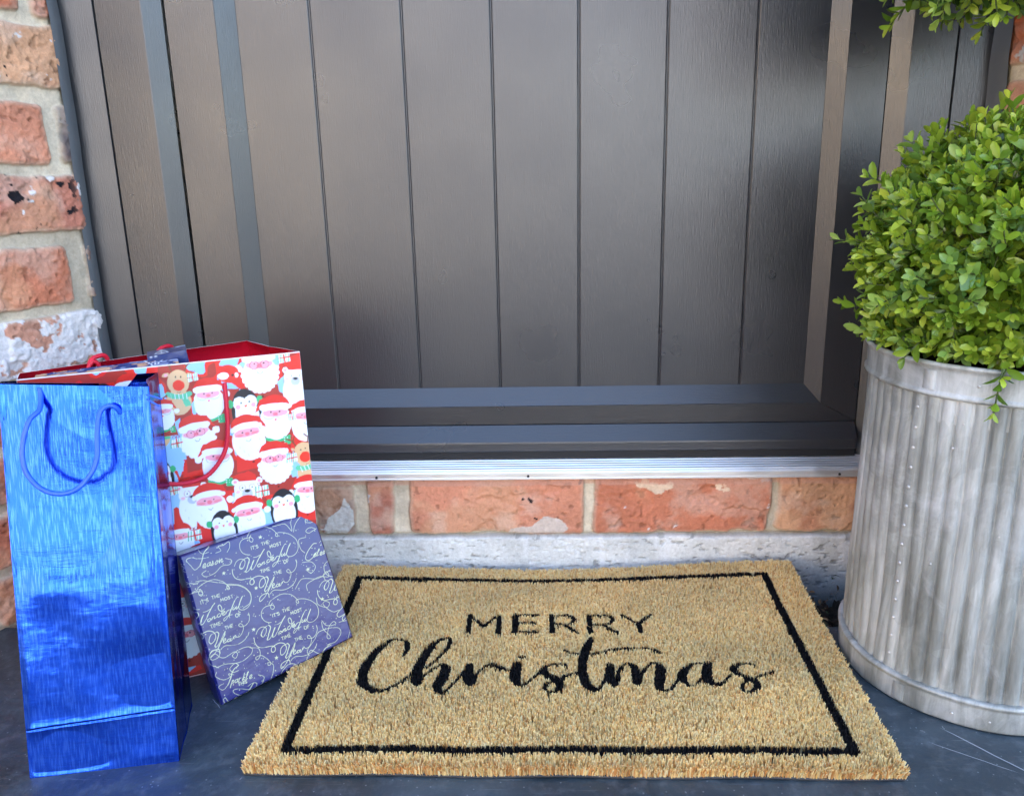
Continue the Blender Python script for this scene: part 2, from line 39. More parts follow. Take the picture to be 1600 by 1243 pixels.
GEX=[[[0.0338,0.1536,0.0011],[0.0276,0.1502,0.0011],[0.0228,0.1429,0.0011],[0.0197,0.1386,0.0011]],[[0.0197,0.1386,0.0006],[0.0141,0.1369,0.0006],[0.0121,0.1417,0.0006],[0.0094,0.1483,0.0006],[0.0137,0.1498,0.0006],[0.021,0.1458,0.0006],[0.03,0.1437,0.0006]],[[0.0338,0.1536,0.0006],[0.0313,0.157,0.0006],[0.0236,0.1545,0.0006],[0.0255,0.1491,0.0006],[0.0315,0.1486,0.0006]],[[0.0221,0.1368,0.0008],[0.025,0.138,0.0008],[0.0252,0.1394,0.0008],[0.0233,0.1387,0.0008],[0.022,0.1363,0.0008],[0.0232,0.1356,0.0008],[0.0251,0.1365,0.0008]],[[0.0295,0.1384,0.0008],[0.0275,0.1383,0.0008],[0.0261,0.1364,0.0008],[0.0269,0.1355,0.0008],[0.0291,0.137,0.0008],[0.0301,0.1386,0.0008],[0.0287,0.1359,0.0008],[0.0302,0.136,0.0008]],[[0.0299,0.1355,0.0008],[0.0324,0.1381,0.0008],[0.0323,0.1387,0.0008],[0.0323,0.137,0.0008],[0.0315,0.1353,0.0008],[0.0301,0.1352,0.0008]],[[0.0364,0.1378,0.0008],[0.0341,0.136,0.0008],[0.0342,0.1345,0.0008],[0.0361,0.1352,0.0008],[0.0373,0.1371,0.0008],[0.0364,0.1378,0.0008],[0.0381,0.137,0.0008]],[[0.0392,0.1375,0.0008],[0.0378,0.1347,0.0008],[0.0403,0.1371,0.0008],[0.0415,0.1373,0.0008],[0.0401,0.1345,0.0008],[0.042,0.1352,0.0008]],[[0.0447,0.1369,0.0006],[0.0498,0.133,0.0006],[0.047,0.1295,0.0006],[0.0393,0.1307,0.0006],[0.031,0.1267,0.0006],[0.0222,0.1266,0.0006],[0.0191,0.1307,0.0006],[0.0239,0.1324,0.0006]],[[0.0058,0.1379,0.0006],[0.0018,0.1414,0.0006],[0.0038,0.1451,0.0006],[0.0053,0.1418,0.0006],[0.0008,0.1382,0.0006]],[[0.0375,0.1453,0.0006],[0.043,0.1459,0.0006],[0.0417,0.1505,0.0006],[0.0469,0.15,0.0006],[0.0527,0.1515,0.0006],[0.052,0.1461,0.0006],[0.0481,0.1421,0.0006]],[[0.1377,0.1167,0.0008],[0.1338,0.1172,0.0008],[0.126,0.1114,0.0008],[0.1219,0.1061,0.0008],[0.1242,0.1027,0.0008],[0.1297,0.104,0.0008],[0.1349,0.1079,0.0008]],[[0.131,0.105,0.0008],[0.1335,0.1059,0.0008],[0.1337,0.1071,0.0008],[0.132,0.1065,0.0008],[0.1309,0.1045,0.0008],[0.1319,0.104,0.0008],[0.1337,0.1047,0.0008]],[[0.1348,0.1055,0.0008],[0.1385,0.1094,0.0008],[0.1385,0.1101,0.0008],[0.1365,0.1077,0.0008],[0.1343,0.1042,0.0008],[0.1362,0.1044,0.0008]],[[0.138,0.1042,0.0008],[0.1406,0.1051,0.0008],[0.1407,0.1063,0.0008],[0.139,0.1058,0.0008],[0.1378,0.1038,0.0008],[0.1389,0.1032,0.0008],[0.1407,0.1039,0.0008]],[[0.1457,0.1091,0.0008],[0.1414,0.1034,0.0008],[0.1435,0.1036,0.0008],[0.1441,0.1055,0.0008],[0.1429,0.1051,0.0008]],[[0.1425,0.1386,0.0006],[0.1335,0.1419,0.0006],[0.1358,0.146,0.0006],[0.1424,0.1445,0.0006],[0.1414,0.1479,0.0006],[0.1354,0.1481,0.0006]],[[0.1424,0.1317,0.0006],[0.1338,0.13,0.0006],[0.1307,0.1331,0.0006],[0.1354,0.1353,0.0006],[0.1406,0.1324,0.0006]],[[0.1288,0.127,0.0006],[0.1209,0.1271,0.0006],[0.1199,0.1177,0.0006],[0.123,0.1116,0.0006]],[[0.1174,0.1031,0.0006],[0.1265,0.1004,0.0006],[0.1294,0.0933,0.0006],[0.123,0.089,0.0006],[0.1187,0.0947,0.0006]],[[0.1022,0.08,0.0006],[0.1102,0.0864,0.0006],[0.116,0.086,0.0006],[0.1285,0.0808,0.0006],[0.144,0.0844,0.0006]],[[0.1232,0.1536,0.0006],[0.1183,0.1476,0.0006],[0.1165,0.1385,0.0006],[0.1117,0.1481,0.0006],[0.0987,0.15,0.0006]],[[0.118,0.137,0.0006],[0.1222,0.1442,0.0006],[0.1312,0.1506,0.0006],[0.1373,0.1543,0.0006]],[[0.114,0.0731,0.0006],[0.115,0.0795,0.0006],[0.1226,0.0813,0.0006],[0.1308,0.0818,0.0006],[0.1399,0.0781,0.0006],[0.1397,0.0841,0.0006],[0.135,0.0821,0.0006],[0.1352,0.076,0.0006]],[[0.0261,0.0311,0.0011],[0.0199,0.0285,0.0011],[0.0153,0.0223,0.0011],[0.011,0.017,0.0011]],[[0.011,0.017,0.0006],[0.0051,0.0147,0.0006],[0.0024,0.0194,0.0006],[0.0077,0.0205,0.0006]],[[0.0261,0.0311,0.0006],[0.0234,0.0343,0.0006],[0.0173,0.0316,0.0006],[0.0194,0.0269,0.0006],[0.0246,0.0262,0.0006]],[[0.0165,0.0198,0.0008],[0.0126,0.0138,0.0008],[0.0154,0.018,0.0008],[0.0174,0.0194,0.0008],[0.0173,0.0176,0.0008],[0.0155,0.0167,0.0008]],[[0.0213,0.0184,0.0008],[0.0195,0.0185,0.0008],[0.0182,0.0169,0.0008],[0.019,0.016,0.0008],[0.0209,0.0172,0.0008],[0.0218,0.0186,0.0008],[0.0206,0.0162,0.0008],[0.0219,0.0163,0.0008]],[[0.0216,0.0158,0.0008],[0.0235,0.0186,0.0008],[0.0238,0.018,0.0008],[0.0248,0.0181,0.0008]],[[0.0295,0.0211,0.0008],[0.0251,0.0152,0.0008],[0.0272,0.0171,0.0008],[0.0283,0.0172,0.0008],[0.0264,0.0162,0.0008],[0.0275,0.0145,0.0008]],[[0.0291,0.016,0.0008],[0.0329,0.02,0.0008],[0.0329,0.0208,0.0008],[0.0308,0.0183,0.0008],[0.0286,0.0145,0.0008],[0.0305,0.0147,0.0008]],[[0.0323,0.0144,0.0008],[0.0349,0.0152,0.0008],[0.035,0.0165,0.0008],[0.0333,0.016,0.0008],[0.0322,0.0139,0.0008],[0.0332,0.0132,0.0008],[0.035,0.0139,0.0008]],[[0.0343,0.0073,0.0011],[0.0296,0.004,0.0011],[0.026,0.0011,0.0011],[0.0226,-0.001,0.0011]],[[0.0226,-0.001,0.0006],[0.0155,0.0054,0.0006],[0.0142,0.0098,0.0006],[0.0201,0.0087,0.0006],[0.0277,0.004,0.0006],[0.0346,0.0024,0.0006],[0.0375,0.0058,0.0006],[0.0345,0.0082,0.0006],[0.0287,0.0072,0.0006]],[[0.024,-0.0012,0.0008],[0.0264,-0.0004,0.0008],[0.0265,0.0008,0.0008],[0.0249,0.0003,0.0008],[0.0239,-0.0016,0.0008],[0.0249,-0.0023,0.0008],[0.0265,-0.0017,0.0008]],[[0.0301,-0.0004,0.0008],[0.0285,-0.0003,0.0008],[0.0273,-0.0018,0.0008],[0.028,-0.0027,0.0008],[0.0298,-0.0016,0.0008],[0.0307,-0.0003,0.0008],[0.0295,-0.0025,0.0008],[0.0307,-0.0025,0.0008]],[[0.0304,-0.0029,0.0008],[0.0325,-0.0009,0.0008],[0.0324,-0.0004,0.0008],[0.0325,-0.0018,0.0008],[0.0318,-0.0032,0.0008],[0.0306,-0.0032,0.0008]],[[0.0359,-0.0015,0.0008],[0.034,-0.0029,0.0008],[0.0341,-0.0041,0.0008],[0.0357,-0.0037,0.0008],[0.0366,-0.0021,0.0008],[0.0359,-0.0015,0.0008],[0.0373,-0.0023,0.0008]],[[0.0383,-0.002,0.0008],[0.0371,-0.0042,0.0008],[0.0391,-0.0024,0.0008],[0.0401,-0.0023,0.0008],[0.039,-0.0045,0.0008],[0.0406,-0.0041,0.0008]],[[0.006,0.038,0.0006],[0.0146,0.0376,0.0006],[0.0276,0.0332,0.0006],[0.0391,0.0353,0.0006],[0.0433,0.0399,0.0006],[0.0401,0.0443,0.0006],[0.0314,0.0455,0.0006],[0.0233,0.0428,0.0006],[0.0257,0.0388,0.0006],[0.0285,0.0422,0.0006],[0.0259,0.0453,0.0006],[0.0166,0.0441,0.0006],[0.012,0.0463,0.0006],[0.0083,0.0517,0.0006],[0.0036,0.0503,0.0006],[0.0043,0.0471,0.0006],[0.0104,0.047,0.0006],[0.0127,0.0515,0.0006],[0.0078,0.0556,0.0006],[0.0033,0.0522,0.0006],[0.0016,0.0438,0.0006],[0.0075,0.0373,0.0006]],[[0.0414,0.0427,0.0006],[0.0492,0.0381,0.0006],[0.0488,0.0307,0.0006],[0.0443,0.0281,0.0006],[0.0443,0.0309,0.0006],[0.0504,0.0299,0.0006],[0.0554,0.0218,0.0006],[0.056,0.0177,0.0006],[0.0533,0.018,0.0006],[0.0541,0.0205,0.0006],[0.0582,0.0157,0.0006],[0.0546,0.0069,0.0006],[0.0474,-0.0011,0.0006]],[[0.0047,0.034,0.0006],[0.0028,0.0303,0.0006],[0.0087,0.0237,0.0006],[0.0158,0.0239,0.0006]],[[0.0069,0.0004,0.0006],[0.0053,0.0068,0.0006],[0.0028,0.0044,0.0006],[0.0049,-0.0004,0.0006],[0.0092,-0.0036,0.0006],[0.0175,-0.0059,0.0006],[0.0234,-0.0042,0.0006]],[[0.0416,0.0132,0.0006],[0.0459,0.0092,0.0006],[0.0436,0.0046,0.0006],[0.0402,0.0025,0.0006]],[[0.0194,0.0241,0.0006],[0.015,0.0271,0.0006],[0.0156,0.0231,0.0006]],[[0.0607,0.002,0.0006],[0.0682,0.008,0.0006],[0.0763,0.0089,0.0006],[0.0857,0.0015,0.0006],[0.0935,0.0076,0.0006],[0.0991,0.0128,0.0006],[0.1068,0.0052,0.0006],[0.116,0.0088,0.0006],[0.1207,0.0106,0.0006]],[[0.1211,0.0085,0.0008],[0.1137,0.0079,0.0008],[0.1083,0.0035,0.0008],[0.1115,0.001,0.0008],[0.1176,0.0041,0.0008]],[[0.0958,0.0085,0.0006],[0.0956,0.0144,0.0006],[0.1058,0.0215,0.0006],[0.1115,0.0268,0.0006],[0.1197,0.027,0.0006],[0.1329,0.0231,0.0006],[0.1349,0.0162,0.0006],[0.1267,0.0099,0.0006],[0.1166,0.0106,0.0006]],[[0.1189,0.0373,0.0006],[0.1226,0.0297,0.0006],[0.1322,0.0274,0.0006],[0.1312,0.0308,0.0006],[0.1253,0.0285,0.0006],[0.1193,0.0193,0.0006],[0.1203,0.0158,0.0006],[0.1229,0.0176,0.0006],[0.1179,0.0278,0.0006],[0.1183,0.0356,0.0006]],[[0.1364,0.0275,0.0006],[0.1461,0.0252,0.0006],[0.1482,0.0182,0.0006],[0.14,0.0058,0.0006],[0.1407,0.0014,0.0006],[0.1455,0.0032,0.0006]],[[0.1207,0.0623,0.0006],[0.1203,0.0546,0.0006],[0.1284,0.0481,0.0006],[0.1325,0.0513,0.0006],[0.1285,0.055,0.0006],[0.1256,0.0523,0.0006],[0.1324,0.0413,0.0006],[0.1403,0.0399,0.0006]],[[0.146,0.0414,0.0008],[0.1373,0.0371,0.0008],[0.1381,0.0328,0.0008],[0.1456,0.0335,0.0008]],[[0.1432,0.0557,0.0006],[0.1458,0.0475,0.0006],[0.1473,0.0388,0.0006]],[[-0.0005,0.1252,0.0006],[-0.0003,0.1287,0.0006],[0.0045,0.1276,0.0006],[0.0058,0.1234,0.0006],[0.0032,0.1236,0.0006],[0.005,0.1265,0.0006],[0.011,0.1239,0.0006],[0.0146,0.1243,0.0006]],[[0.0109,0.1121,0.0006],[0.0142,0.1116,0.0006],[0.0139,0.1163,0.0006],[0.0091,0.1175,0.0006],[0.0023,0.1149,0.0006],[-0.0001,0.1068,0.0006],[0.0042,0.1013,0.0006]],[[0.0115,0.1256,0.0006],[0.018,0.1243,0.0006],[0.0269,0.1191,0.0006],[0.0375,0.1129,0.0006],[0.0402,0.1071,0.0006],[0.0378,0.1081,0.0006],[0.0396,0.1111,0.0006],[0.0468,0.1081,0.0006],[0.0541,0.1022,0.0006],[0.0577,0.0931,0.0006],[0.0544,0.0851,0.0006],[0.0464,0.0829,0.0006]]]
GTX=[["THIS",[0.0202,0.012],[0.0289,0.0107],0.003]]
GST=[[0.0837,0.1443],[0.0645,0.0969],[0.0502,0.0582],[0.0634,0.0213],[0.121,0.0943],[0.1265,0.0584],[0.0789,0.0012],[0.0145,0.0007],[0.0392,0.1233]]
BAG=[[-0.4767,0.704,0.33],[0.9073,0.4205,0.0],[-0.0182,0.0393,0.9991],[0.4202,-0.9064,0.0433],0.2519,0.3303]
FIG=[["S",0.2112,0.0151,0.0326,0],["b",0.2452,0.0258,0.0231,6],["r",0.1344,0.018,0.0222,5],["x",0.1805,0.015,0.017,0],["p",0.194,0.0496,0.0261,-3],["s",0.16,0.0385,0.0275,0],["s",0.2214,0.0661,0.031,3],["S",0.1449,0.076,0.0305,-8],["t",0.2515,0.0729,0.0286,5],["t",0.1928,0.083,0.0312,-6],["s",0.1612,0.1034,0.029,4],["r",0.2466,0.1078,0.0237,-10],["S",0.2163,0.1138,0.0306,-2],["b",0.1335,0.1335,0.0262,0],["b",0.1863,0.1365,0.0267,4],["t",0.1489,0.1486,0.0315,-2],["t",0.2458,0.1523,0.0275,5],["p",0.2204,0.1597,0.0261,0],["t",0.1847,0.1668,0.0303,-4],["p",0.1591,0.171,0.024,-2],["t",0.1171,0.1797,0.0247,0],["r",0.1098,0.0493,0.0219,0],["s",0.1165,0.0486,0.0206,0],["p",0.1069,0.1075,0.0223,0],["s",0.0924,0.0259,0.0271,0],["p",0.068,0.0276,0.0237,0],["t",0.0798,0.0665,0.0272,0],["S",0.0547,0.0726,0.0266,0],["b",0.0951,0.0837,0.0234,0],["s",0.0364,0.0347,0.0244,0],["r",0.0351,0.0826,0.0207,0],["t",0.0634,0.1137,0.0272,0],["p",0.0854,0.1242,0.0235,0],["S",0.037,0.1291,0.0267,0],["s",0.0719,0.1595,0.0264,0],["b",0.0499,0.1603,0.023,0],["t",0.0966,0.2139,0.0292,0],["s",0.1347,0.2095,0.0302,0],["p",0.1627,0.2191,0.0261,0],["S",0.1994,0.2176,0.0321,0],["r",0.2313,0.2054,0.0259,0],["s",0.2397,0.2453,0.0335,0],["b",0.1063,0.2488,0.0251,0],["t",0.1417,0.2609,0.0309,0],["s",0.1814,0.2608,0.0321,0],["p",0.2135,0.2818,0.028,0],["S",0.1097,0.2867,0.0303,0],["t",0.1666,0.3051,0.0322,0]]
PRES=[[0.1476,0.0146,0.009],[0.2358,0.0043,0.0114],[0.1256,0.0782,0.0104],[0.2006,0.1408,0.013],[0.1307,0.1762,0.0123],[0.2379,0.0666,0.0074],[0.2336,0.1103,0.01],[0.1167,0.1263,0.009],[0.1023,0.0271,0.0101],[0.0745,0.0527,0.0099],[0.0455,0.109,0.0097]]
BGP=[["R",[[0.1707,0.0056],[0.1982,0.0103],[0.2085,0.0335],[0.1954,0.037],[0.184,0.0255],[0.178,0.0231]]],["B",[[0.1958,0.0034],[0.199,0.0037],[0.1972,0.0203],[0.1942,0.0183]]],["D",[[0.1961,0.0303],[0.225,0.0303],[0.2318,0.0277],[0.2271,0.0426],[0.2103,0.0474],[0.2019,0.0361]]],["R",[[0.234,0.0058],[0.2541,0.0011],[0.2537,0.0147],[0.2364,0.0145]]],["B",[[0.225,0.0303],[0.2339,0.0228],[0.2321,0.0415],[0.2259,0.0373]]],["B",[[0.1219,0.0593],[0.1316,0.0539],[0.1294,0.0839],[0.1217,0.0726]]],["D",[[0.1582,0.0609],[0.1749,0.0649],[0.169,0.1037],[0.1582,0.0882]]],["R",[[0.1295,0.0958],[0.1524,0.0977],[0.1489,0.1144],[0.1273,0.1143]]],["B",[[0.1242,0.0899],[0.1308,0.0977],[0.1243,0.1138],[0.1225,0.1032]]],["B",[[0.2057,0.0919],[0.2128,0.0859],[0.2098,0.0995],[0.203,0.102]]],["R",[[0.2093,0.0889],[0.2388,0.0915],[0.2343,0.1033],[0.2096,0.1013]]],["D",[[0.1819,0.1023],[0.2046,0.1023],[0.2028,0.1197],[0.1804,0.1161]]],["D",[[0.2064,0.1328],[0.2367,0.1307],[0.2317,0.148],[0.2067,0.1455]]],["R",[[0.1491,0.1266],[0.1728,0.1271],[0.1688,0.1638],[0.1617,0.1553]]],["D",[[0.1788,0.0299],[0.1897,0.0312],[0.1825,0.0677],[0.1747,0.0666]]],["R",[[0.115,0.1398],[0.1269,0.156],[0.1235,0.1713],[0.1131,0.1675]]],["B",[[0.1148,0.1294],[0.1274,0.1386],[0.1144,0.1449]]],["B",[[0.2403,0.0757],[0.2508,0.0897],[0.2456,0.0907],[0.238,0.0825]]]]
BAGPTS={"tl":[-0.4903,0.7294,0.33],"bk":[-0.3241,0.8719,0.33],"gs":[-0.2891,0.8384,0.33]}
BROPE=[[0.1766,0.0238],[0.1754,0.0511],[0.173,0.0773],[0.166,0.0964],[0.1507,0.1128],[0.132,0.1178],[0.1144,0.1162],[0.0979,0.1088],[0.0831,0.0901],[0.0782,0.0636],[0.0787,0.0384],[0.0819,0.0188]]
BLUE=[[-0.4622,0.657,0.3377],[-0.3411,0.674,0.3294],[-0.33,0.6108,0.0],[-0.4527,0.588,0.0]]
BLUEB=[[-0.5002,0.715,0.3257],[-0.3689,0.75,0.324],[-0.3512,0.6894,0.0]]
BLROPE=[[-0.4295,0.662,0.3326],[-0.4272,0.6576,0.3247],[-0.4245,0.6481,0.3167],[-0.4283,0.6379,0.3102],[-0.4319,0.629,0.2897],[-0.4291,0.6236,0.272],[-0.4186,0.6205,0.259],[-0.4039,0.6194,0.2531],[-0.3894,0.6231,0.2549],[-0.3784,0.6303,0.2662],[-0.3749,0.6377,0.2794],[-0.3766,0.6464,0.2975],[-0.3765,0.6546,0.3119],[-0.3716,0.6594,0.3167],[-0.367,0.6628,0.3146],[-0.3655,0.6668,0.3082]]
BLTIE=[[-0.3415,0.6706,0.3235],[-0.3286,0.6717,0.319],[-0.3416,0.6698,0.3197],[-0.3314,0.67,0.3132]]

# ---------------------------------------------------------------- helpers
col = scene.collection
def lin(*c):
    c = np.array(c, float)/255.; return np.where(c <= .04045, c/12.92, ((c+.055)/1.055)**2.4)
def tag(o, label=None, cat=None, group=None, kind=None):
    for k, v in (('label', label), ('category', cat), ('group', group), ('kind', kind)):
        if v: o['category' if k == 'category' else k] = v
    return o
def empty(name, loc=(0, 0, 0), **k):
    o = bpy.data.objects.new(name, None); o.location = loc; o.empty_display_size = .05; col.objects.link(o); bpy.context.view_layer.update(); return tag(o, **k)
def mesh_obj(name, V, F, mats, parent=None, smooth=False, mi=None, colors=None, uv=None, **k):
    """V (n,3); F either (m,3|4) array or list"""
    me = bpy.data.meshes.new(name); V = np.asarray(V, dtype=np.float32)
    if parent is not None: V = V-np.array(parent.matrix_world.translation, dtype=np.float32)
    if isinstance(F, np.ndarray):
        me.vertices.add(len(V)); me.vertices.foreach_set('co', V.ravel())
        n = F.shape[1]; me.loops.add(F.size); me.loops.foreach_set('vertex_index', F.ravel().astype(np.int32))
        me.polygons.add(len(F)); me.polygons.foreach_set('loop_start', np.arange(0, F.size, n, dtype=np.int32)); me.polygons.foreach_set('loop_total', np.full(len(F), n, dtype=np.int32))
    else: me.from_pydata([tuple(map(float, v)) for v in V], [], F)
    me.update(calc_edges=True)
    if smooth: me.polygons.foreach_set('use_smooth', np.ones(len(me.polygons), dtype=bool))
    for m in (mats if isinstance(mats, (list, tuple)) else [mats]): me.materials.append(getattr(m, 'm', m))
    if mi is not None: me.polygons.foreach_set('material_index', np.asarray(mi, dtype=np.int32))
    if colors is not None:
        a = me.color_attributes.new('Col', 'FLOAT_COLOR', 'POINT'); c = np.ones((len(V), 4), dtype=np.float32); c[:, :3] = colors; a.data.foreach_set('color', c.ravel())
    if uv is not None:
        l = me.uv_layers.new(name='UVMap'); vi = np.empty(len(me.loops), dtype=np.int32); me.loops.foreach_get('vertex_index', vi); l.data.foreach_set('uv', np.asarray(uv, dtype=np.float32)[vi].ravel())
    o = bpy.data.objects.new(name, me); col.objects.link(o)
    if parent is not None: o.parent = parent
    bpy.context.view_layer.update()
    return tag(o, **k)
def gridF(nx, ny, flip=False):
    i = np.arange(nx-1)[None, :]+np.arange(ny-1)[:, None]*nx
    F = np.stack([i, i+1, i+1+nx, i+nx], -1).reshape(-1, 4)
    return F[:, ::-1].copy() if flip else F
class MB:
    def __init__(s): s.V = []; s.F = []; s.M = []
    def add(s, V, F, m=0):
        b = len(s.V); s.V += [tuple(map(float, v)) for v in V]; s.F += [tuple(int(i)+b for i in f) for f in F]; s.M += [m]*len(F); return s
    def box(s, x0, y0, z0, x1, y1, z1, m=0, bev=0.):
        if bev:
            b = bev; V = []
            for z, i in ((z0, 1), (z0+b, 0), (z1-b, 0), (z1, 1)):
                k = b if i else 0
                V += [(x0+k+b*(0), y0+k, z), (x1-k, y0+k, z), (x1-k, y1-k, z), (x0+k, y1-k, z)]
            F = [(3, 2, 1, 0), (12, 13, 14, 15)]
            for r in range(3):
                for q in range(4): F.append((r*4+q, r*4+(q+1) % 4, r*4+4+(q+1) % 4, r*4+4+q))
            return s.add(V, F, m)
        V = [(x0, y0, z0), (x1, y0, z0), (x1, y1, z0), (x0, y1, z0), (x0, y0, z1), (x1, y0, z1), (x1, y1, z1), (x0, y1, z1)]
        return s.add(V, [(3, 2, 1, 0), (4, 5, 6, 7), (0, 1, 5, 4), (1, 2, 6, 5), (2, 3, 7, 6), (3, 0, 4, 7)], m)
    def extrude(s, prof, a, b, axis='z', m=0, closed=True):
        n = len(prof); f = (lambda p, t: (p[0], p[1], t)) if axis == 'z' else (lambda p, t: (t, p[0], p[1]))
        V = [f(p, a) for p in prof]+[f(p, b) for p in prof]
        F = [(i, (i+1) % n, n+(i+1) % n, n+i) for i in range(n if closed else n-1)]
        if closed: F += [tuple(range(n))[::-1], tuple(range(n, 2*n))]
        return s.add(V, F, m)
    def build(s, name, mats, parent=None, smooth=False, **k):
        return mesh_obj(name, s.V, s.F, mats, parent, smooth, s.M, **k)
def catmull(P, n=6):
    P = np.array(P, float)
    if len(P) < 3: return np.concatenate([P[:1]+(P[1:]-P[:1])*t for t in np.linspace(0, 1, n+1)[:, None, None]], 0) if len(P) == 2 else P
    Q = np.vstack([2*P[0]-P[1], P, 2*P[-1]-P[-2]]); out = []
    for i in range(1, len(Q)-2):
        for t in np.linspace(0, 1, n, endpoint=False):
            a, b, c, d = Q[i-1], Q[i], Q[i+1], Q[i+2]
            out.append(.5*((2*b)+(-a+c)*t+(2*a-5*b+4*c-d)*t*t+(-a+3*b-3*c+d)*t**3))
    out.append(P[-1]); return np.array(out)
def tube(P, r, seg=10, n=6, braid=0, pitch=.006, caps=True):
    P = catmull(P, n); T = np.gradient(P, axis=0); T /= np.linalg.norm(T, axis=1)[:, None]+1e-12
    s = np.r_[0, np.cumsum(np.linalg.norm(np.diff(P, axis=0), axis=1))]
    N = np.cross(T[0], [0, 0, 1.]);  N = N/np.linalg.norm(N) if np.linalg.norm(N) > 1e-3 else np.array([1., 0, 0])
    V = []
    for i in range(len(P)):
        N = N-T[i]*(N@T[i]); N /= np.linalg.norm(N); B = np.cross(T[i], N)
        a = np.linspace(0, 2*np.pi, seg, endpoint=False)
        rr = (r[i] if hasattr(r, '__len__') else r)*(1+(.22*np.abs(np.sin(braid*.5*(a-2*np.pi*s[i]/pitch)))-.1 if braid else 0*a))
        V.append(P[i]+rr[:, None]*(np.cos(a)[:, None]*N+np.sin(a)[:, None]*B))
    V = np.concatenate(V); F = []
    for i in range(len(P)-1):
        for j in range(seg): F.append((i*seg+j, i*seg+(j+1) % seg, (i+1)*seg+(j+1) % seg, (i+1)*seg+j))
    if caps: F += [tuple(range(seg))[::-1], tuple(range((len(P)-1)*seg, len(P)*seg))]
    return V, F
_rng = np.random.default_rng(7); _T = _rng.random((256, 256))
def vnoise(x, y):
    xi = np.floor(x).astype(int); yi = np.floor(y).astype(int); fx = x-xi; fy = y-yi
    fx = fx*fx*(3-2*fx); fy = fy*fy*(3-2*fy)
    g = lambda a, b: _T[a & 255, b & 255]
    return (g(xi, yi)*(1-fx)+g(xi+1, yi)*fx)*(1-fy)+(g(xi, yi+1)*(1-fx)+g(xi+1, yi+1)*fx)*fy
def fbm(x, y, f, o=4, seed=0):
    v = 0; a = .5; t = 0
    for i in range(o): v = v+a*vnoise(x*f+seed*17.3+i*31.7, y*f+seed*9.1+i*11.9); t += a; a *= .5; f *= 2.03
    return v/t
def sst(a, b, x): t = np.clip((x-a)/(b-a), 0, 1); return t*t*(3-2*t)
# ---------------------------------------------------------------- materials
class Mat:
    def __init__(s, name, base=(.5, .5, .5), rough=.5, metal=0., spec=.5, coat=0., coat_r=.1):
        s.m = bpy.data.materials.new(name); s.m.use_nodes = True; s.n = s.m.node_tree.nodes; s.l = s.m.node_tree.links; s.b = s.n['Principled BSDF']
        s.set('Base Color', (*base, 1)); s.set('Roughness', rough); s.set('Metallic', metal); s.set('Specular IOR Level', spec); s.set('Coat Weight', coat); s.set('Coat Roughness', coat_r)
    def set(s, k, v): s.b.inputs[k].default_value = v
    def coord(s, kind='Object', scale=(1, 1, 1)):
        t = s.n.new('ShaderNodeTexCoord'); m = s.n.new('ShaderNodeMapping'); m.inputs['Scale'].default_value = scale; s.l.new(t.outputs[kind], m.inputs[0]); return m.outputs[0]
    def noise(s, vec, scale, detail=4, rough=.55, dist=0):
        t = s.n.new('ShaderNodeTexNoise'); t.inputs['Scale'].default_value = scale; t.inputs['Detail'].default_value = detail; t.inputs['Roughness'].default_value = rough; t.inputs['Distortion'].default_value = dist; s.l.new(vec, t.inputs['Vector']); return t.outputs['Fac']
    def vor(s, vec, scale, out='Distance', feature='F1'):
        t = s.n.new('ShaderNodeTexVoronoi'); t.feature = feature; t.inputs['Scale'].default_value = scale; s.l.new(vec, t.inputs['Vector']); return t.outputs[out]
    def ramp(s, x, stops):
        t = s.n.new('ShaderNodeValToRGB'); e = t.color_ramp.elements
        while len(e) < len(stops): e.new(.5)
        for q, (p, c) in zip(e, stops): q.position = p; q.color = (*c, 1) if len(c) == 3 else c
        s.l.new(x, t.inputs[0]); return t.outputs[0]
    def mapr(s, x, a, b, c, d):
        t = s.n.new('ShaderNodeMapRange'); 
        for i, v in zip((1, 2, 3, 4), (a, b, c, d)): t.inputs[i].default_value = v
        s.l.new(x, t.inputs[0]); return t.outputs[0]
    def mix(s, f, a, b, blend='MIX'):
        t = s.n.new('ShaderNodeMix'); t.data_type = 'RGBA'; t.blend_type = blend
        for k, v in ((0, f), (6, a), (7, b)):
            if hasattr(v, 'links') or isinstance(v, bpy.types.NodeSocket): s.l.new(v, t.inputs[k])
            else: t.inputs[k].default_value = (*v, 1) if k else v
        return t.outputs[2]
    def attr(s, name='Col'):
        t = s.n.new('ShaderNodeAttribute'); t.attribute_name = name; return t.outputs['Color']
    def to(s, k, sock): s.l.new(sock, s.b.inputs[k]); return s
    def bump(s, h, strength=.3, dist=.001):
        t = s.n.new('ShaderNodeBump'); t.inputs['Strength'].default_value = strength; t.inputs['Distance'].default_value = dist; s.l.new(h, t.inputs['Height'])
        prev = s.b.inputs['Normal'].links
        if prev: s.l.new(prev[0].from_socket, t.inputs['Normal'])
        s.l.new(t.outputs[0], s.b.inputs['Normal']); return s
def door_mat(name, sc):
    m = Mat(name, (.016, .018, .024), .30, spec=.95)
    v = m.coord('Object', sc); g = m.noise(v, 1, 5, .6, .4)
    m.bump(g, .30, .0011); m.bump(m.noise(m.coord('Object'), 260, 2), .10, .0006)
    m.to('Roughness', m.mapr(m.noise(m.coord('Object'), 9, 3), .3, .7, .26, .36))
    d = m.vor(m.coord('Object'), 55); m.to('Base Color', m.mix(m.mapr(d, .02, .035, 1, 0), (.020, .021, .024), (.03, .03, .032)))
    return m
M_doorV = door_mat('door_paint_vertical_grain', (900, 900, 70)); M_doorH = door_mat('door_paint_horizontal_grain', (70, 900, 900))
M_seal = Mat('grey_sealant', lin(104, 108, 110), .5); M_seal.bump(M_seal.noise(M_seal.coord(), 60, 4), .4, .002)
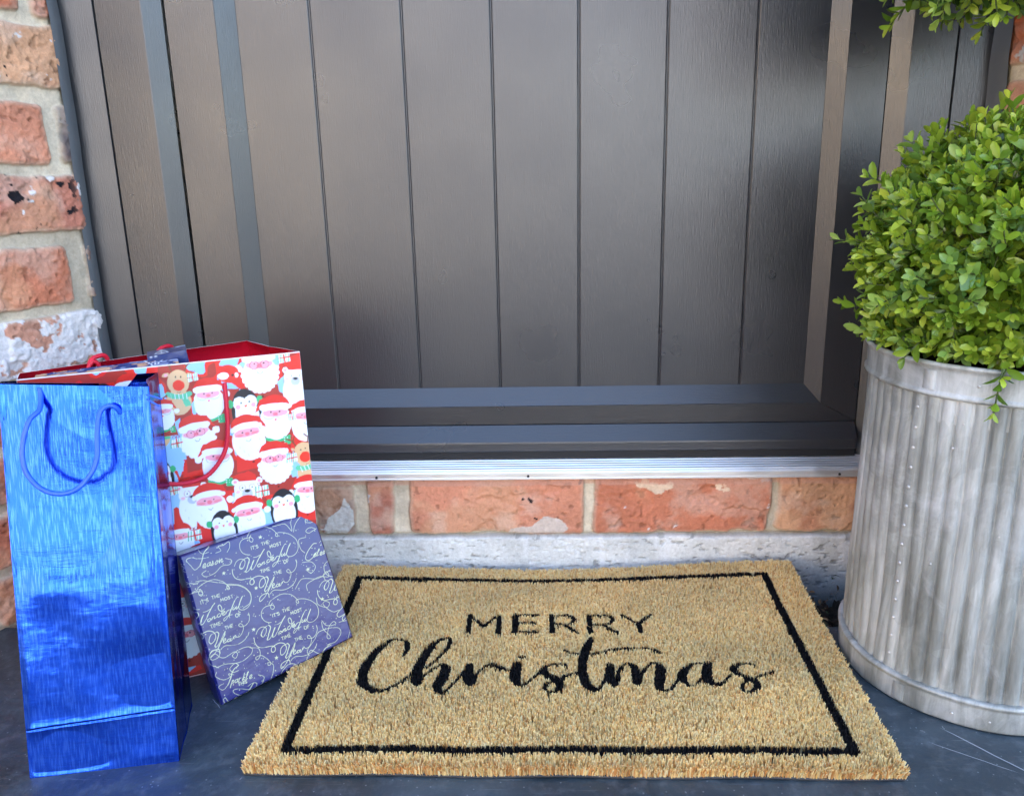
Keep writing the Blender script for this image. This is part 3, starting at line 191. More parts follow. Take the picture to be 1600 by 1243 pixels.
M_black = Mat('black_rubber', (.01, .01, .011), .6); M_black.bump(M_black.noise(M_black.coord(), 300, 2), .2, .0005)
M_alu = Mat('brushed_aluminium', (.86, .86, .85), .34, .85); M_alu.bump(M_alu.noise(M_alu.coord('Object', (8, 900, 900)), 1, 3), .12, .0004)
_a = M_alu.mapr(M_alu.noise(M_alu.coord('Object'), 40, 5), .35, .7, .34, .55); M_alu.to('Roughness', _a)
M_masonry = Mat('old_masonry', (.3, .2, .15), .92, spec=.2); M_masonry.to('Base Color', M_masonry.mix(M_masonry.mapr(M_masonry.noise(M_masonry.coord(), 350, 5, .7), .3, .75, 0, .5), M_masonry.attr(), (.6, .55, .5), 'MULTIPLY')); M_masonry.bump(M_masonry.noise(M_masonry.coord(), 420, 6, .7), .6, .0016)
def slate():
    m = Mat('slate', (.05, .06, .07), .42, spec=.5); c = m.coord()
    n1 = m.noise(c, 7, 8, .65, .6); n2 = m.noise(c, 60, 6, .7)
    base = m.ramp(n1, [(.3, lin(34, 43, 48)), (.5, lin(50, 62, 70)), (.72, lin(76, 88, 94))])
    base = m.mix(m.mapr(n2, .5, .8, 0, .6), base, lin(104, 112, 120))
    st = m.noise(m.coord('Object', (6, 220, 6)), 1, 3, .6, 2.); base = m.mix(m.mapr(st, .66, .72, 0, .25), base, lin(150, 155, 160))
    sp = m.vor(c, 130); base = m.mix(m.mapr(sp, .05, .12, .55, 0), base, lin(150, 155, 160))
    m.to('Base Color', base).to('Roughness', m.mapr(n1, .3, .7, .33, .55)); m.bump(n2, .35, .0015); m.bump(m.noise(c, 14, 6, .6, 1.), .5, .006); return m
M_slate = slate()
M_scratch = Mat('slate_scratch', lin(165, 170, 175), .7); M_scratch.bump(M_scratch.noise(M_scratch.coord(), 500), .3, .0004)
def foil():
    m = Mat('blue_foil', (.02, .12, .8), .17, 1.)
    v = m.coord('UV', (760, 72, 1)); vd = m.vor(v, 1, 'Distance', 'F1'); vc = m.vor(v, 1, 'Color')
    base = m.mix(m.mapr(vd, .25, .6, 1, 0), (.018, .09, .68), (.042, .155, .86))
    base = m.mix(m.mapr(m.noise(m.coord('UV', (500, 40, 1)), 1, 2), .55, .62, 0, .4), base, (.012, .07, .62))
    m.to('Base Color', base); m.bump(vd, .05, .0005); m.bump(m.noise(m.coord('UV', (14, 60, 1)), 1, 5, .6, .5), .08, .003)
    m.to('Roughness', m.mapr(m.noise(m.coord('UV', (900, 110, 1)), 1, 2), .3, .7, .10, .18)); return m
M_foil = foil()
M_foil_in = Mat('blue_foil_plain', (.006, .035, .42), .32, .85); M_foil_in.bump(M_foil_in.noise(M_foil_in.coord('Object', (300, 300, 25)), 1, 3), .4, .001)
M_bluecord = Mat('blue_cord', lin(34, 92, 205), .42, spec=.6); M_bluecord.bump(M_bluecord.noise(M_bluecord.coord(), 900, 2), .3, .0004)
M_redcord = Mat('red_cord', lin(205, 18, 48), .5); M_redcord.bump(M_redcord.noise(M_redcord.coord(), 900, 2), .3, .0004)
M_red = Mat('red_coated_paper', lin(205, 22, 45), .28, coat=.4); M_red.bump(M_red.noise(M_red.coord(), 26, 5), .5, .003)
M_white = Mat('white_card_edge', (.8, .8, .8), .6); M_white.bump(M_white.noise(M_white.coord(), 90), .2, .0005)
def printm(name, rough, coat, bd, sc):
    m = Mat(name, (.5, .5, .5), rough, coat=coat); m.to('Base Color', m.attr()); m.bump(m.noise(m.coord(), sc, 4, .6), .5, bd); return m
M_bagprint = printm('printed_bag_paper', .3, .35, .0022, 22)
M_giftprint = printm('printed_wrapping_paper', .3, .35, .004, 26)
M_gift = Mat('navy_wrapping_paper', lin(40, 44, 100), .3, coat=.3); M_gift.bump(M_gift.noise(M_gift.coord('Object'), 60, 4), .6, .004)
M_zinc = Mat('galvanised_zinc', (.5, .5, .5), .5, .25)
def zinc():
    m = M_zinc; c = m.coord(); v = m.noise(m.coord('Object', (38, 38, 5)), 1, 5, .65, .4); sp = m.vor(m.coord('Object', (60, 60, 42)), 1, 'Color')
    base = m.ramp(v, [(.3, lin(108, 110, 104)), (.5, lin(154, 156, 150)), (.7, lin(202, 204, 200))])
    bw = m.n.new('ShaderNodeRGBToBW'); m.l.new(sp, bw.inputs[0]); base = m.mix(.2, base, m.ramp(bw.outputs[0], [(.2, (.35, .35, .35)), (.8, (1, 1, 1))]), 'MULTIPLY')
    base = m.mix(m.mapr(m.noise(c, 26, 5, .7), .62, .75, 0, .35), base, lin(150, 132, 110)); base = m.mix(m.mapr(m.noise(c, 9, 6, .7, 1), .5, .7, 0, .45), base, lin(212, 214, 216))
    m.to('Base Color', base).to('Roughness', m.mapr(v, .3, .7, .38, .62)); m.bump(m.noise(c, 90, 5, .7), .35, .0015)
zinc()
M_rust = Mat('rivet_zinc', lin(190, 188, 184), .4, .5); M_rust.bump(M_rust.noise(M_rust.coord(), 400), .3, .0005)
M_leaf = Mat('boxwood_leaf', (.1, .2, .03), .30, spec=.6)
def leafm():
    m = M_leaf; m.to('Base Color', m.attr()); tr = m.n.new('ShaderNodeBsdfTranslucent'); mx = m.n.new('ShaderNodeMixShader'); mx.inputs[0].default_value = .28
    hs = m.mix(1., m.attr(), (1.5, 1.7, .7), 'MULTIPLY'); m.l.new(hs, tr.inputs[0]); m.l.new(m.b.outputs[0], mx.inputs[1]); m.l.new(tr.outputs[0], mx.inputs[2]); m.l.new(mx.outputs[0], m.n['Material Output'].inputs[0])
leafm()
M_twig = Mat('green_twig', lin(70, 84, 40), .7); M_twig.bump(M_twig.noise(M_twig.coord(), 400), .3, .0005)
M_bark = Mat('topiary_bark', lin(96, 74, 52), .85); M_bark.bump(M_bark.noise(M_bark.coord('Object', (120, 120, 20)), 1, 4), .7, .003)
M_soil = Mat('dark_soil', (.03, .022, .016), .95); M_soil.to('Base Color', M_soil.ramp(M_soil.noise(M_soil.coord(), 70, 6, .7), [(.35, (.010, .008, .007)), (.6, (.045, .035, .026)), (.8, (.13, .11, .08))])); M_soil.bump(M_soil.noise(M_soil.coord(), 90, 6, .7), .8, .01)
M_litter = Mat('dry_leaf_litter', (.2, .14, .08), .85); M_litter.to('Base Color', M_litter.attr())
M_coir = Mat('coir_fibre', (.5, .35, .18), .72, spec=.25); M_coir.to('Base Color', M_coir.attr()); _t = M_coir.n.new('ShaderNodeBsdfTranslucent'); _x = M_coir.n.new('ShaderNodeMixShader'); _x.inputs[0].default_value = .35; M_coir.l.new(M_coir.attr(), _t.inputs[0]); M_coir.l.new(M_coir.b.outputs[0], _x.inputs[1]); M_coir.l.new(_t.outputs[0], _x.inputs[2]); M_coir.l.new(_x.outputs[0], M_coir.n['Material Output'].inputs[0])
M_rubber = Mat('mat_rubber_backing', (.045, .045, .048), .7); M_rubber.bump(M_rubber.noise(M_rubber.coord(), 300), .3, .0006)
M_gravel = Mat('gravel', (.4, .33, .25), .95)
def gravel():
    m = M_gravel; c = m.coord(); v = m.vor(c, 60, 'Color'); bw = m.n.new('ShaderNodeRGBToBW'); m.l.new(v, bw.inputs[0])
    m.to('Base Color', m.ramp(bw.outputs[0], [(.1, lin(94, 93, 92)), (.5, lin(126, 125, 122)), (.9, lin(156, 154, 150))])); m.bump(m.vor(c, 60), .8, .01)
gravel()
def brickm(name, c1, c2, mort):
    m = Mat(name, c1, .9, spec=.2); t = m.n.new('ShaderNodeTexBrick'); t.inputs['Scale'].default_value = 1; t.inputs['Brick Width'].default_value = .235; t.inputs['Row Height'].default_value = .083; t.inputs['Mortar Size'].default_value = .007
    t.inputs['Color1'].default_value = (*c1, 1); t.inputs['Color2'].default_value = (*c2, 1); t.inputs['Mortar'].default_value = (*mort, 1)
    g = m.n.new('ShaderNodeTexCoord'); s = m.n.new('ShaderNodeSeparateXYZ'); a = m.n.new('ShaderNodeMath'); a.operation = 'ADD'; cb = m.n.new('ShaderNodeCombineXYZ')
    m.l.new(g.outputs['Object'], s.inputs[0]); m.l.new(s.outputs[0], a.inputs[0]); m.l.new(s.outputs[1], a.inputs[1]); m.l.new(a.outputs[0], cb.inputs[0]); m.l.new(s.outputs[2], cb.inputs[1]); m.l.new(cb.outputs[0], t.inputs[0])
    m.to('Base Color', m.mix(m.mapr(m.noise(g.outputs['Object'], 9, 5), .3, .7, 0, .5), t.outputs['Color'], (.5, .42, .36), 'MULTIPLY')); m.bump(t.outputs['Fac'], -.5, .008); m.bump(m.noise(g.outputs['Object'], 120, 4), .4, .003); return m
M_housebrick = brickm('house_brick', lin(188, 112, 80), lin(160, 92, 68), lin(178, 166, 142))
M_stonebrick = brickm('pale_brick', lin(222, 200, 168), lin(208, 184, 150), lin(215, 206, 190))
M_render = Mat('pale_wall_render', lin(168, 172, 180), .9); M_render.bump(M_render.noise(M_render.coord(), 60, 4), .3, .004)
M_tile = Mat('roof_tile', lin(120, 70, 52), .8); M_tile.bump(M_tile.noise(M_tile.coord('Object', (6, 6, 6)), 2, 5), .5, .02)
M_glass = Mat('window_glass', (.03, .035, .04), .08); M_glass.bump(M_glass.noise(M_glass.coord(), 3), .05, .002)
M_frame = Mat('white_window_frame', (.75, .75, .73), .4); M_frame.bump(M_frame.noise(M_frame.coord(), 60), .1, .001)
# ---------------------------------------------------------------- raster of printed colours (kept as colours of the mesh's own points)
class Cv:
    def __init__(s, u0, v0, u1, v1, px, bg):
        s.u0, s.v0, s.px = u0, v0, px; s.nx = int(round((u1-u0)/px))+1; s.ny = int(round((v1-v0)/px))+1
        s.A = np.ones((s.ny, s.nx, 3))*np.array(bg)
    def win(s, a, b, c, d):
        i0 = max(0, int((a-s.u0)/s.px)-2); i1 = min(s.nx, int((c-s.u0)/s.px)+3); j0 = max(0, int((b-s.v0)/s.px)-2); j1 = min(s.ny, int((d-s.v0)/s.px)+3)
        if i0 >= i1 or j0 >= j1: return None
        U, V = np.meshgrid(s.u0+np.arange(i0, i1)*s.px, s.v0+np.arange(j0, j1)*s.px); return (slice(j0, j1), slice(i0, i1)), U, V
    def blend(s, sl, sd, c, op=1.):
        a = (np.clip(.5-sd/s.px, 0, 1)*op)[..., None]; s.A[sl] = s.A[sl]*(1-a)+np.array(c)*a
    def ell(s, x, y, rx, ry, c, rot=0., op=1., ring=0):
        r = max(rx, ry); w = s.win(x-r-ring, y-r-ring, x+r+ring, y+r+ring)
        if w is None: return
        sl, U, V = w; a = R_(rot); X = (U-x)*math.cos(a)+(V-y)*math.sin(a); Y = -(U-x)*math.sin(a)+(V-y)*math.cos(a)
        k = np.sqrt((X/rx)**2+(Y/ry)**2); sd = (k-1)*min(rx, ry)
        if ring: sd = np.abs(sd)-ring/2
        s.blend(sl, sd, c, op)
    def poly(s, P, c, op=1.):
        P = np.array(P); w = s.win(*P.min(0), *P.max(0))
        if w is None: return
        sl, U, V = w; d = np.full(U.shape, 1e9); ins = np.zeros(U.shape, bool)
        for (x0, y0), (x1, y1) in zip(P, np.roll(P, -1, 0)):
            ex, ey = x1-x0, y1-y0; t = np.clip(((U-x0)*ex+(V-y0)*ey)/(ex*ex+ey*ey+1e-12), 0, 1); d = np.minimum(d, np.hypot(U-x0-t*ex, V-y0-t*ey))
            if abs(ey) > 1e-12: ins ^= ((y0 > V) != (y1 > V)) & (U < ex*(V-y0)/ey+x0)
        s.blend(sl, np.where(ins, -d, d), c, op)
    def stroke(s, P, c, w=None, n=5, smooth=True, op=1.):
        P = np.array(P, float)
        if P.shape[1] == 2: P = np.c_[P, np.full(len(P), w)]
        if smooth and len(P) > 2: P = catmull(P, n)
        for a, b in zip(P[:-1], P[1:]):
            r = max(a[2], b[2])/2; q = s.win(min(a[0], b[0])-r, min(a[1], b[1])-r, max(a[0], b[0])+r, max(a[1], b[1])+r)
            if q is None: continue
            sl, U, V = q; ex, ey = b[0]-a[0], b[1]-a[1]; t = np.clip(((U-a[0])*ex+(V-a[1])*ey)/(ex*ex+ey*ey+1e-14), 0, 1)
            s.blend(sl, np.hypot(U-a[0]-t*ex, V-a[1]-t*ey)-(a[2]+t*(b[2]-a[2]))/2, c, op)
    def at(s, u, v):
        i = np.clip(np.round((u-s.u0)/s.px).astype(int), 0, s.nx-1); j = np.clip(np.round((v-s.v0)/s.px).astype(int), 0, s.ny-1); return s.A[j, i]
CAPS = {'I': [[(.0, 0), (.0, 1)]], 'T': [[(0, 1), (.6, 1)], [(.3, 1), (.3, 0)]], "'": [[(0, 1), (0, .75)]], 'S': [[(.5, .85), (.3, 1), (.05, .85), (.1, .58), (.45, .42), (.5, .15), (.25, 0), (0, .15)]],
        'H': [[(0, 0), (0, 1)], [(.6, 0), (.6, 1)], [(0, .5), (.6, .5)]], 'E': [[(.5, 1), (0, 1), (0, 0), (.5, 0)], [(0, .5), (.42, .5)]], 'M': [[(0, 0), (.08, 1), (.4, .35), (.72, 1), (.8, 0)]],
        'O': [[(.4, 1), (.08, .8), (.0, .5), (.08, .2), (.4, 0), (.72, .2), (.8, .5), (.72, .8), (.4, 1)]], 'F': [[(.5, 1), (0, 1), (0, 0)], [(0, .5), (.42, .5)]]}
ADV = {'I': .28, "'": .25, 'M': 1.08, 'O': 1.05}
def caps(cv, txt, p, q, h, c, w, off=(0, 0), vs=1):
    p = np.array(p)+off; q = np.array(q)+off; L = sum(ADV.get(ch, .85) for ch in txt)-.25; d = (q-p); k = np.linalg.norm(d)/L; d /= np.linalg.norm(d); n = np.array([-d[1], d[0]])*vs; x = 0
    for ch in txt:
        for st in CAPS[ch]: cv.stroke([p+d*(x+a)*k+n*b*h for a, b in st], c, w, smooth=(ch in 'OS'), n=3)
        x += ADV.get(ch, .85)
# ================================================================= SETTING
def plane_grid(name, f, nx, ny, mat, flip=False, smooth=True, parent=None, **k):
    u, v = np.meshgrid(np.linspace(0, 1, nx), np.linspace(0, 1, ny)); P = f(u.ravel(), v.ravel()); return mesh_obj(name, P, gridF(nx, ny, flip), mat, parent, smooth, **k)
g = plane_grid('ground', lambda u, v: np.c_[(u-.5)*240, (v-.5)*240, np.full(u.shape, -.1)], 2, 2, M_gravel, kind='structure')
# slate step slabs: one wide slab ending short of the house wall
mb = MB(); mb.box(-1.6, -.62, -.096, 1.6, .836, 0, 0, .002)
o = mb.build('slate_paving', [M_slate], kind='structure')
mb = MB()
def scratch(x0, y0, x1, y1, w=.0005):
    d = np.array([x1-x0, y1-y0]); L = np.linalg.norm(d); n = np.array([-d[1], d[0]])/L*w; m = 8; rr = random.Random(int(x0*1e4)); V = []
    for i in range(m+1):
        t = i/m; j = (rr.random()-.5)*.0008; c = np.array([x0, y0])+d*t+n/w*j; e = n*min(1, 6*t, 6*(1-t)); V += [(*(c-e), .0006), (*(c+e), .0006)]
    mb.add(V, [(2*i, 2*i+2, 2*i+3, 2*i+1) for i in range(m)])
scratch(.36, .66, .42, .585); scratch(.34, .64, .40, .60, .0003); scratch(-.335, .70, -.32, .684, .00025)
rr = random.Random(3)
for i in range(34):
    x, y, a = rr.uniform(-.5, .48), rr.uniform(.5, .66), rr.uniform(0, 3.1); L = rr.uniform(.001, .005); scratch(x, y, x+L*math.cos(a), y+L*math.sin(a), .0002)
mb.build('paving_scratch_marks', [M_scratch], kind='structure')
# soil and rubble in the gap behind the slab
def soil(u, v):
    x = -.66+1.32*u; y = .836+.16*v; return np.c_[x, y, -.083+.03*fbm(x, y, 30, 5)+.02*sst(.5, .7, fbm(x, y, 90, 3, 2))+.034*sst(.38, .5, np.abs(x+.02))]
plane_grid('soil', soil, 500, 60, M_soil, kind='structure')
V = []; F = []; C = []; rg = np.random.default_rng(5)
for i in range(620):
    side = rg.random() < .6; x = rg.uniform(.27, .45) if side else rg.uniform(-.66, .44); y = rg.uniform(.84, .975); z = -.058+rg.uniform(0, .034)+.02*(abs(x) > .36)
    if rg.random() < .12 and not side: x = rg.uniform(-.66, -.58); y = rg.uniform(.838, .87); z = -.01
    tw = rg.random() < .45; L = rg.uniform(.010, .03) if tw else rg.uniform(.004, .011); W = .0009 if tw else L*.5; A = Matrix.Rotation(rg.uniform(0, 6.3), 3, 'Z') @ Matrix.Rotation(rg.uniform(-.7, .7), 3, 'X') @ Matrix.Rotation(rg.uniform(-.6, .6), 3, 'Y')
    b = len(V)
    for a_, w_, h_ in ((-.5, .2, 0), (-.15, .9, .12), (.2, .8, .15), (.5, .12, 0)):
        for s_ in (-.5, .5):
            p = A @ Vector((a_*L, s_*W*w_, h_*L+(abs(s_)*.0*L))); V.append((x+p.x, y+p.y, z+p.z))
    F += [(b+2*k, b+2*k+2, b+2*k+3, b+2*k+1) for k in range(3)]; c = lin(*[(120, 96, 68), (88, 74, 56), (150, 128, 96), (70, 84, 56), (60, 50, 42)][rg.integers(5)])*rg.uniform(.8, 1.5); C += [c]*8
mesh_obj('leaf_litter', V, F, M_litter, colors=np.array(C), kind='stuff', label='dry leaves and twigs in the gap behind the slate', cat='leaf litter')
# ---------------------------------------------------------------- brick walls as relief
CB = dict(o=lin(202, 128, 98), r=lin(194, 128, 106), t=lin(220, 170, 132), d=lin(136, 108, 98), k=lin(92, 84, 84), b=lin(188, 116, 88), p=lin(214, 146, 116), w=lin(200, 148, 124), h=lin(226, 120, 72))
MORT = lin(216, 204, 180)
def relief(P, N, S, Z, bricks, conc=None, seed=0, amp=1., wob=1.):
    """bricks: (s0,z0,s1,z1,colour,paint,fleck). returns displaced points, colours"""
    h = np.full(S.shape, -.0065)+.0035*(fbm(S, Z, 60, 4, seed+5)-.5); c = MORT*(.62+.5*fbm(S, Z, 35, 5, seed+1)+.25*fbm(S, Z, 260, 3, seed+8))[:, None]
    c = c*(1-.22*sst(.5, .7, fbm(S, Z, 14, 3, seed+9)))[:, None]
    ws = S+.006*wob*(fbm(S, Z, 30, 4, seed+2)-.5); wz = Z+.006*wob*(fbm(S, Z, 30, 4, seed+3)-.5)
    rough = fbm(S, Z, 55, 5, seed+4); fine = fbm(S, Z, 240, 3, seed+6); pit = sst(.66, .74, fbm(S, Z, 110, 3, seed+7))
    for k, (s0, z0, s1, z1, cc, paint, fl) in enumerate(bricks):
        hw, hh = (s1-s0)/2, (z1-z0)/2; r = .007; qx = np.abs(ws-(s0+s1)/2)-hw+r; qz = np.abs(wz-(z0+z1)/2)-hh+r
        d = np.hypot(np.maximum(qx, 0), np.maximum(qz, 0))+np.minimum(np.maximum(qx, qz), 0)-r
        a = sst(.0012, -.0014, d); chip = sst(.60, .70, fbm(S, Z, 24, 4, seed+20+k))
        hb = -.0012*sst(-.007, 0, d)+amp*(.0042*(rough-.5)+.0026*(fine-.5)-.0015*pit)-amp*.004*chip
        col_ = CB[cc][None, :]*(.66+.62*fbm(S, Z, 22, 5, seed+40+k))[:, None]*(.86+.28*fine)[:, None]*(1-.35*pit)[:, None]
        t = sst(.52, .66, fbm(S, Z, 13, 4, seed+60+k)); col_ = col_*(1-t[:, None]*.5)+CB['t' if cc != 't' else 'b'][None, :]*t[:, None]*.5
        ds = sst(.48, .72, fbm(S, Z, 34, 5, seed+33+k))*.3; col_ = col_*(1-ds[:, None])+lin(226, 206, 186)*ds[:, None]; ed = sst(-.006, -.001, d)*.35; col_ = col_*(1-ed[:, None])+MORT*ed[:, None]*.9
        if paint > 0: m = sst(0, .03, fbm(S, Z, 45, 5, seed+80+k)-(.78-.42*paint)); col_ = col_*(1-m[:, None])+lin(226, 224, 222)*m[:, None]; hb = hb+m*.0006
        if fl > 0: m = sst(0, .02, fbm(S, Z, 70, 4, seed+90+k)-(.80-.16*fl))*sst(s0, s0+.03, S*0+S); col_ = col_*(1-m[:, None])+lin(34, 32, 36)*m[:, None]
        h = h*(1-a)+hb*a; c = c*(1-a[:, None])+col_*a[:, None]
    if conc is not None:
        m = sst(conc+.0025, conc-.0025, Z+.004*(fbm(S, Z, 40, 3, 3)-.5)); crack = sst(.003, .0, np.abs(Z-conc-.001+.003*(fbm(S, Z, 40, 3, 3)-.5)))
        p2 = sst(.64, .70, fbm(S*.45, Z, 260, 3, 11)); cc = lin(222, 224, 220)*(.72+.5*fbm(S, Z, 26, 6, 12))[:, None]
        cc = cc*(.85+.3*fbm(S, Z, 300, 3, 15))[:, None]*(1-.45*p2[:, None]*sst(.4, .62, fbm(S, Z, 18, 3, 19))[:, None]); 
        run = sst(.60, .72, fbm(S*3.2, Z*.35, 22, 3, 13)); cc = cc*(1-run[:, None]*.5)+lin(238, 240, 240)*run[:, None]*.5
        low = sst(-.012, -.075, Z+.03*(fbm(S, Z, 30, 4, 14)-.5)); cc = cc*(1-low[:, None])+(lin(82, 96, 84)*(.5+fbm(S, Z, 50, 4, 16))[:, None])*low[:, None]
        st2 = sst(.02, -.03, Z)*sst(.10, .30, S)*.45; cc = cc*(1-st2[:, None])+lin(120, 140, 160)*st2[:, None]*.9
        hc = .004+.002*(fbm(S, Z, 30, 5, 17)-.5)-.0012*p2-.004*low*fbm(S, Z, 40, 3, 4); h = h*(1-m)+hc*m-.004*crack*(1-m); c = c*(1-m[:, None])+cc*m[:, None]; c = c*(1-.35*crack[:, None])
    return P+N[None, :]*h[:, None], c
def course(s0, s1, rows, seed, colours='ortprotd', skip=()):
    rr = random.Random(seed); out = []
    for i, (za, zb) in enumerate(rows):
        s = s0-(.11 if i % 2 else .0)-rr.random()*.02
        while s < s1:
            L = rr.choice([.108, .22]); out.append((s, za, min(s+L, s1+.3), zb, rr.choice(colours), rr.choice([0, 0, .1, .3, 0]), rr.choice([0, 0, .3]))); s += L+.012
    return out
# plinth under the door (course of brick on a rendered concrete foot)
wall = empty('doorstep_wall', (0, .985, -.1), label='low brick course on a grey concrete foot under the door', cat='wall')
nx, ny = 900, 190; u, v = np.meshgrid(np.linspace(-.60, .56, nx), np.linspace(-.1, .1235, ny)); S, Z = u.ravel(), v.ravel()
bk = [(-.60, .046, -.505, .120, 'b', .1, 0), (-.495, .046, -.39, .12, 'o', 0, 0), (-.38, .046, -.305, .12, 'd', .1, 0), (-.30, .046, -.249, .1135, 'd', .1, 0), (-.232, .0455, -.197, .1215, 'r', .22, 0), (-.178, .045, .050, .126, 'p', .0, .1), (.063, .046, .2895, .126, 'o', .03, 0), (.298, .047, .43, .126, 't', .0, 0), (.442, .047, .56, .126, 'o', 0, 0)]
P, c = relief(np.c_[S, np.full(S.shape, .987), Z], np.array([0, -1., 0]), S, Z, bk, .0425, 1, .7, 1.7)
def patch(c, S, Z, pts, colr, wob=.004, f=70):
    s2 = S+wob*(fbm(S, Z, f, 4, 31)-.5)*2; z2 = Z+wob*(fbm(S, Z, f, 4, 32)-.5)*2; cv = Cv(-.7, -.1, .7, .13, .0008, (0, 0, 0)); cv.poly(pts, (1, 1, 1)); m = cv.at(s2, z2)[:, :1]; return c*(1-m)+np.array(colr)*(.82+.3*fbm(S, Z, 150, 3, 33))[:, None]*m
c = patch(c, S, Z, [(-.292, .047), (-.286, .068), (-.268, .082), (-.262, .097), (-.25, .08), (-.25, .06), (-.262, .048)], lin(206, 206, 200), .002)
c = patch(c, S, Z, [(-.05, .045), (-.046, .053), (-.018, .056), (-.002, .07), (.02, .066), (.03, .052), (.02, .045)], lin(214, 198, 184), .002)
c = patch(c, S, Z, [(.115, .115), (.13, .118), (.16, .113), (.165, .107), (.14, .100), (.125, .105)], lin(232, 206, 178), .006, 120)
c = patch(c, S, Z, [(.215, .112), (.235, .11), (.236, .103), (.22, .106)], lin(232, 206, 178), .006, 120)
c = patch(c, S, Z, [(.24, .126), (.29, .126), (.289, .116), (.262, .119)], lin(222, 222, 222), .004, 120)
band = sst(.1115, .1135, Z+.002*(fbm(S, Z, 60, 3, 8)-.5))[:, None]*.6; c = c*(1-band)+lin(206, 160, 142)*band; P[:, 1] += .003*sst(.112, .124, Z)
mesh_obj('brickwork', P, gridF(nx, ny), M_masonry, wall, True, colors=c)
mb = MB(); mb.box(-.70, .9975, -.1, .68, 1.25, .122); mb.build('wall_core', [M_housebrick], wall)
# flank walls of the porch, splayed
def flank(sign, x0, label, bricks, res):
    w = empty('brick_wall', (x0, .995, -.1), label=label, cat='wall'); dv = np.array([.44*sign, -.898, 0]); N = np.array([-.898*sign, -.44, 0]); L = .32; z1 = .98
    nx, ny = int(L/res), int((z1+.1)/res); u, v = np.meshgrid(np.linspace(0, L, nx), np.linspace(-.1, z1, ny)); S, Z = u.ravel(), v.ravel(); Pt = np.array([x0, .995, 0])+S[:, None]*dv; Pt[:, 2] = Z
    P, c = relief(Pt, N, S, Z, bricks, None, 50+int(sign*3), .95, 1.5); r = sst(.010, .0, S); P = P-N*(r*.004)[:, None]
    foot = sst(.02, -.02, Z+.02*(fbm(S, Z, 30, 4, 3)-.5))[:, None]*.6; c = c*(1-foot)+lin(110, 100, 84)*foot
    mesh_obj('brickwork', P, gridF(nx, ny, sign > 0), M_masonry, w, True, colors=c)
    e = Pt[0]*0+np.array([x0, .995, 0])+dv*L; mb = MB(); X = (x0+dv[0]*L)
    a = (x0, .995); b = (e[0], e[1]); q = (X+sign*3.6, e[1]); r_ = (X+sign*3.6, 1.3); s_ = (x0, 1.3); o_ = N*-.012
    prof = [(a[0]+o_[0]+.0*sign, a[1]), (b[0]+o_[0], b[1]+.0), q, r_, s_]; prof = prof if sign > 0 else prof[::-1]
    mb.extrude(prof, -.1, z1); mb.extrude([(a[0], a[1]), (b[0], b[1]), q, r_, s_][::(1 if sign > 0 else -1)], z1+.002, 2.75); mb.build('facing', [M_housebrick], w); return w
rows = [(.0, .058), (.073, .136), (.148, .2), (.212, .275), (.288, .352), (.366, .430), (.446, .511), (.523, .587), (.604, .672), (.684, .745), (.757, .82), (.832, .895), (.907, .97)]
Lb = [(.150, -.06, .330, -.01, 'b', 0, 0), (.02, .004, .190, .060, 'b', .05, 0), (.20, .004, .33, .06, 'o', 0, 0), (.0, .073, .11, .136, 'r', 0, 0), (.122, .073, .33, .136, 'o', .0, 0), (-.02, .148, .2, .2, 'o', 0, 0), (.21, .148, .33, .2, 'r', 0, 0),
      (-.1, .212, .112, .275, 'r', .3, 0), (.125, .212, .33, .275, 'o', .1, 0), (-.004, .286, .21, .351, 'w', .86, 0), (.224, .29, .33, .35, 'r', .4, 0), (-.006, .366, .0125, .428, 'd', 0, 0), (.034, .363, .24, .430, 'o', .0, .0), (-.008, .446, .22, .511, 'r', .28, .9),
      (-.004, .523, .021, .587, 'k', 0, .3), (.034, .522, .24, .587, 'p', .0, .1), (-.006, .604, .19, .672, 't', .05, .2), (.0, .680, .030, .742, 'o', .0, .5), (.042, .684, .33, .745, 'b', 0, .5), (-.006, .757, .22, .82, 'r', .1, 0), (.03, .832, .25, .895, 'o', 0, 0), (-.006, .907, .22, .97, 'p', 0, 0)]
flank(-1, -.5465, 'weathered brick wall with white paint flakes behind the blue bag', Lb, .0013)
flank(1, .512, 'bright orange brick wall behind the topiary, right of the door', [(s0, a, s1, b, 'h' if c_ in 'ortp' else 'o', p, 0) for s0, a, s1, b, c_, p, f in course(0, .33, rows, 4)], .0016)
# wall over the door, and the eaves and roof that shade the step
hs = empty('house_roof', (0, 1.3, 2.75), label='tiled roof with eaves above the front door', cat='roof')
mb = MB(); mb.box(-5, .66, 2.754, 5, 1.3, 2.86, 0, .004); mb.build('eaves', [M_frame], hs)
mb = MB(); mb.add([(-5.1, .58, 2.86), (5.1, .58, 2.86), (5.1, 4.6, 5.3), (-5.1, 4.6, 5.3), (-5.1, 8.6, 2.86), (5.1, 8.6, 2.86)], [(0, 1, 2, 3), (3, 2, 5, 4), (0, 3, 4), (1, 5, 2), (0, 4, 5, 1)]); mb.build('tiles', [M_tile], hs)
mb = MB(); mb.box(-.60, .985, 2.17, .60, 1.3, 2.75); tag(mb.build('lintel_wall', [M_housebrick]), label='brick wall above the dark front door', cat='wall')
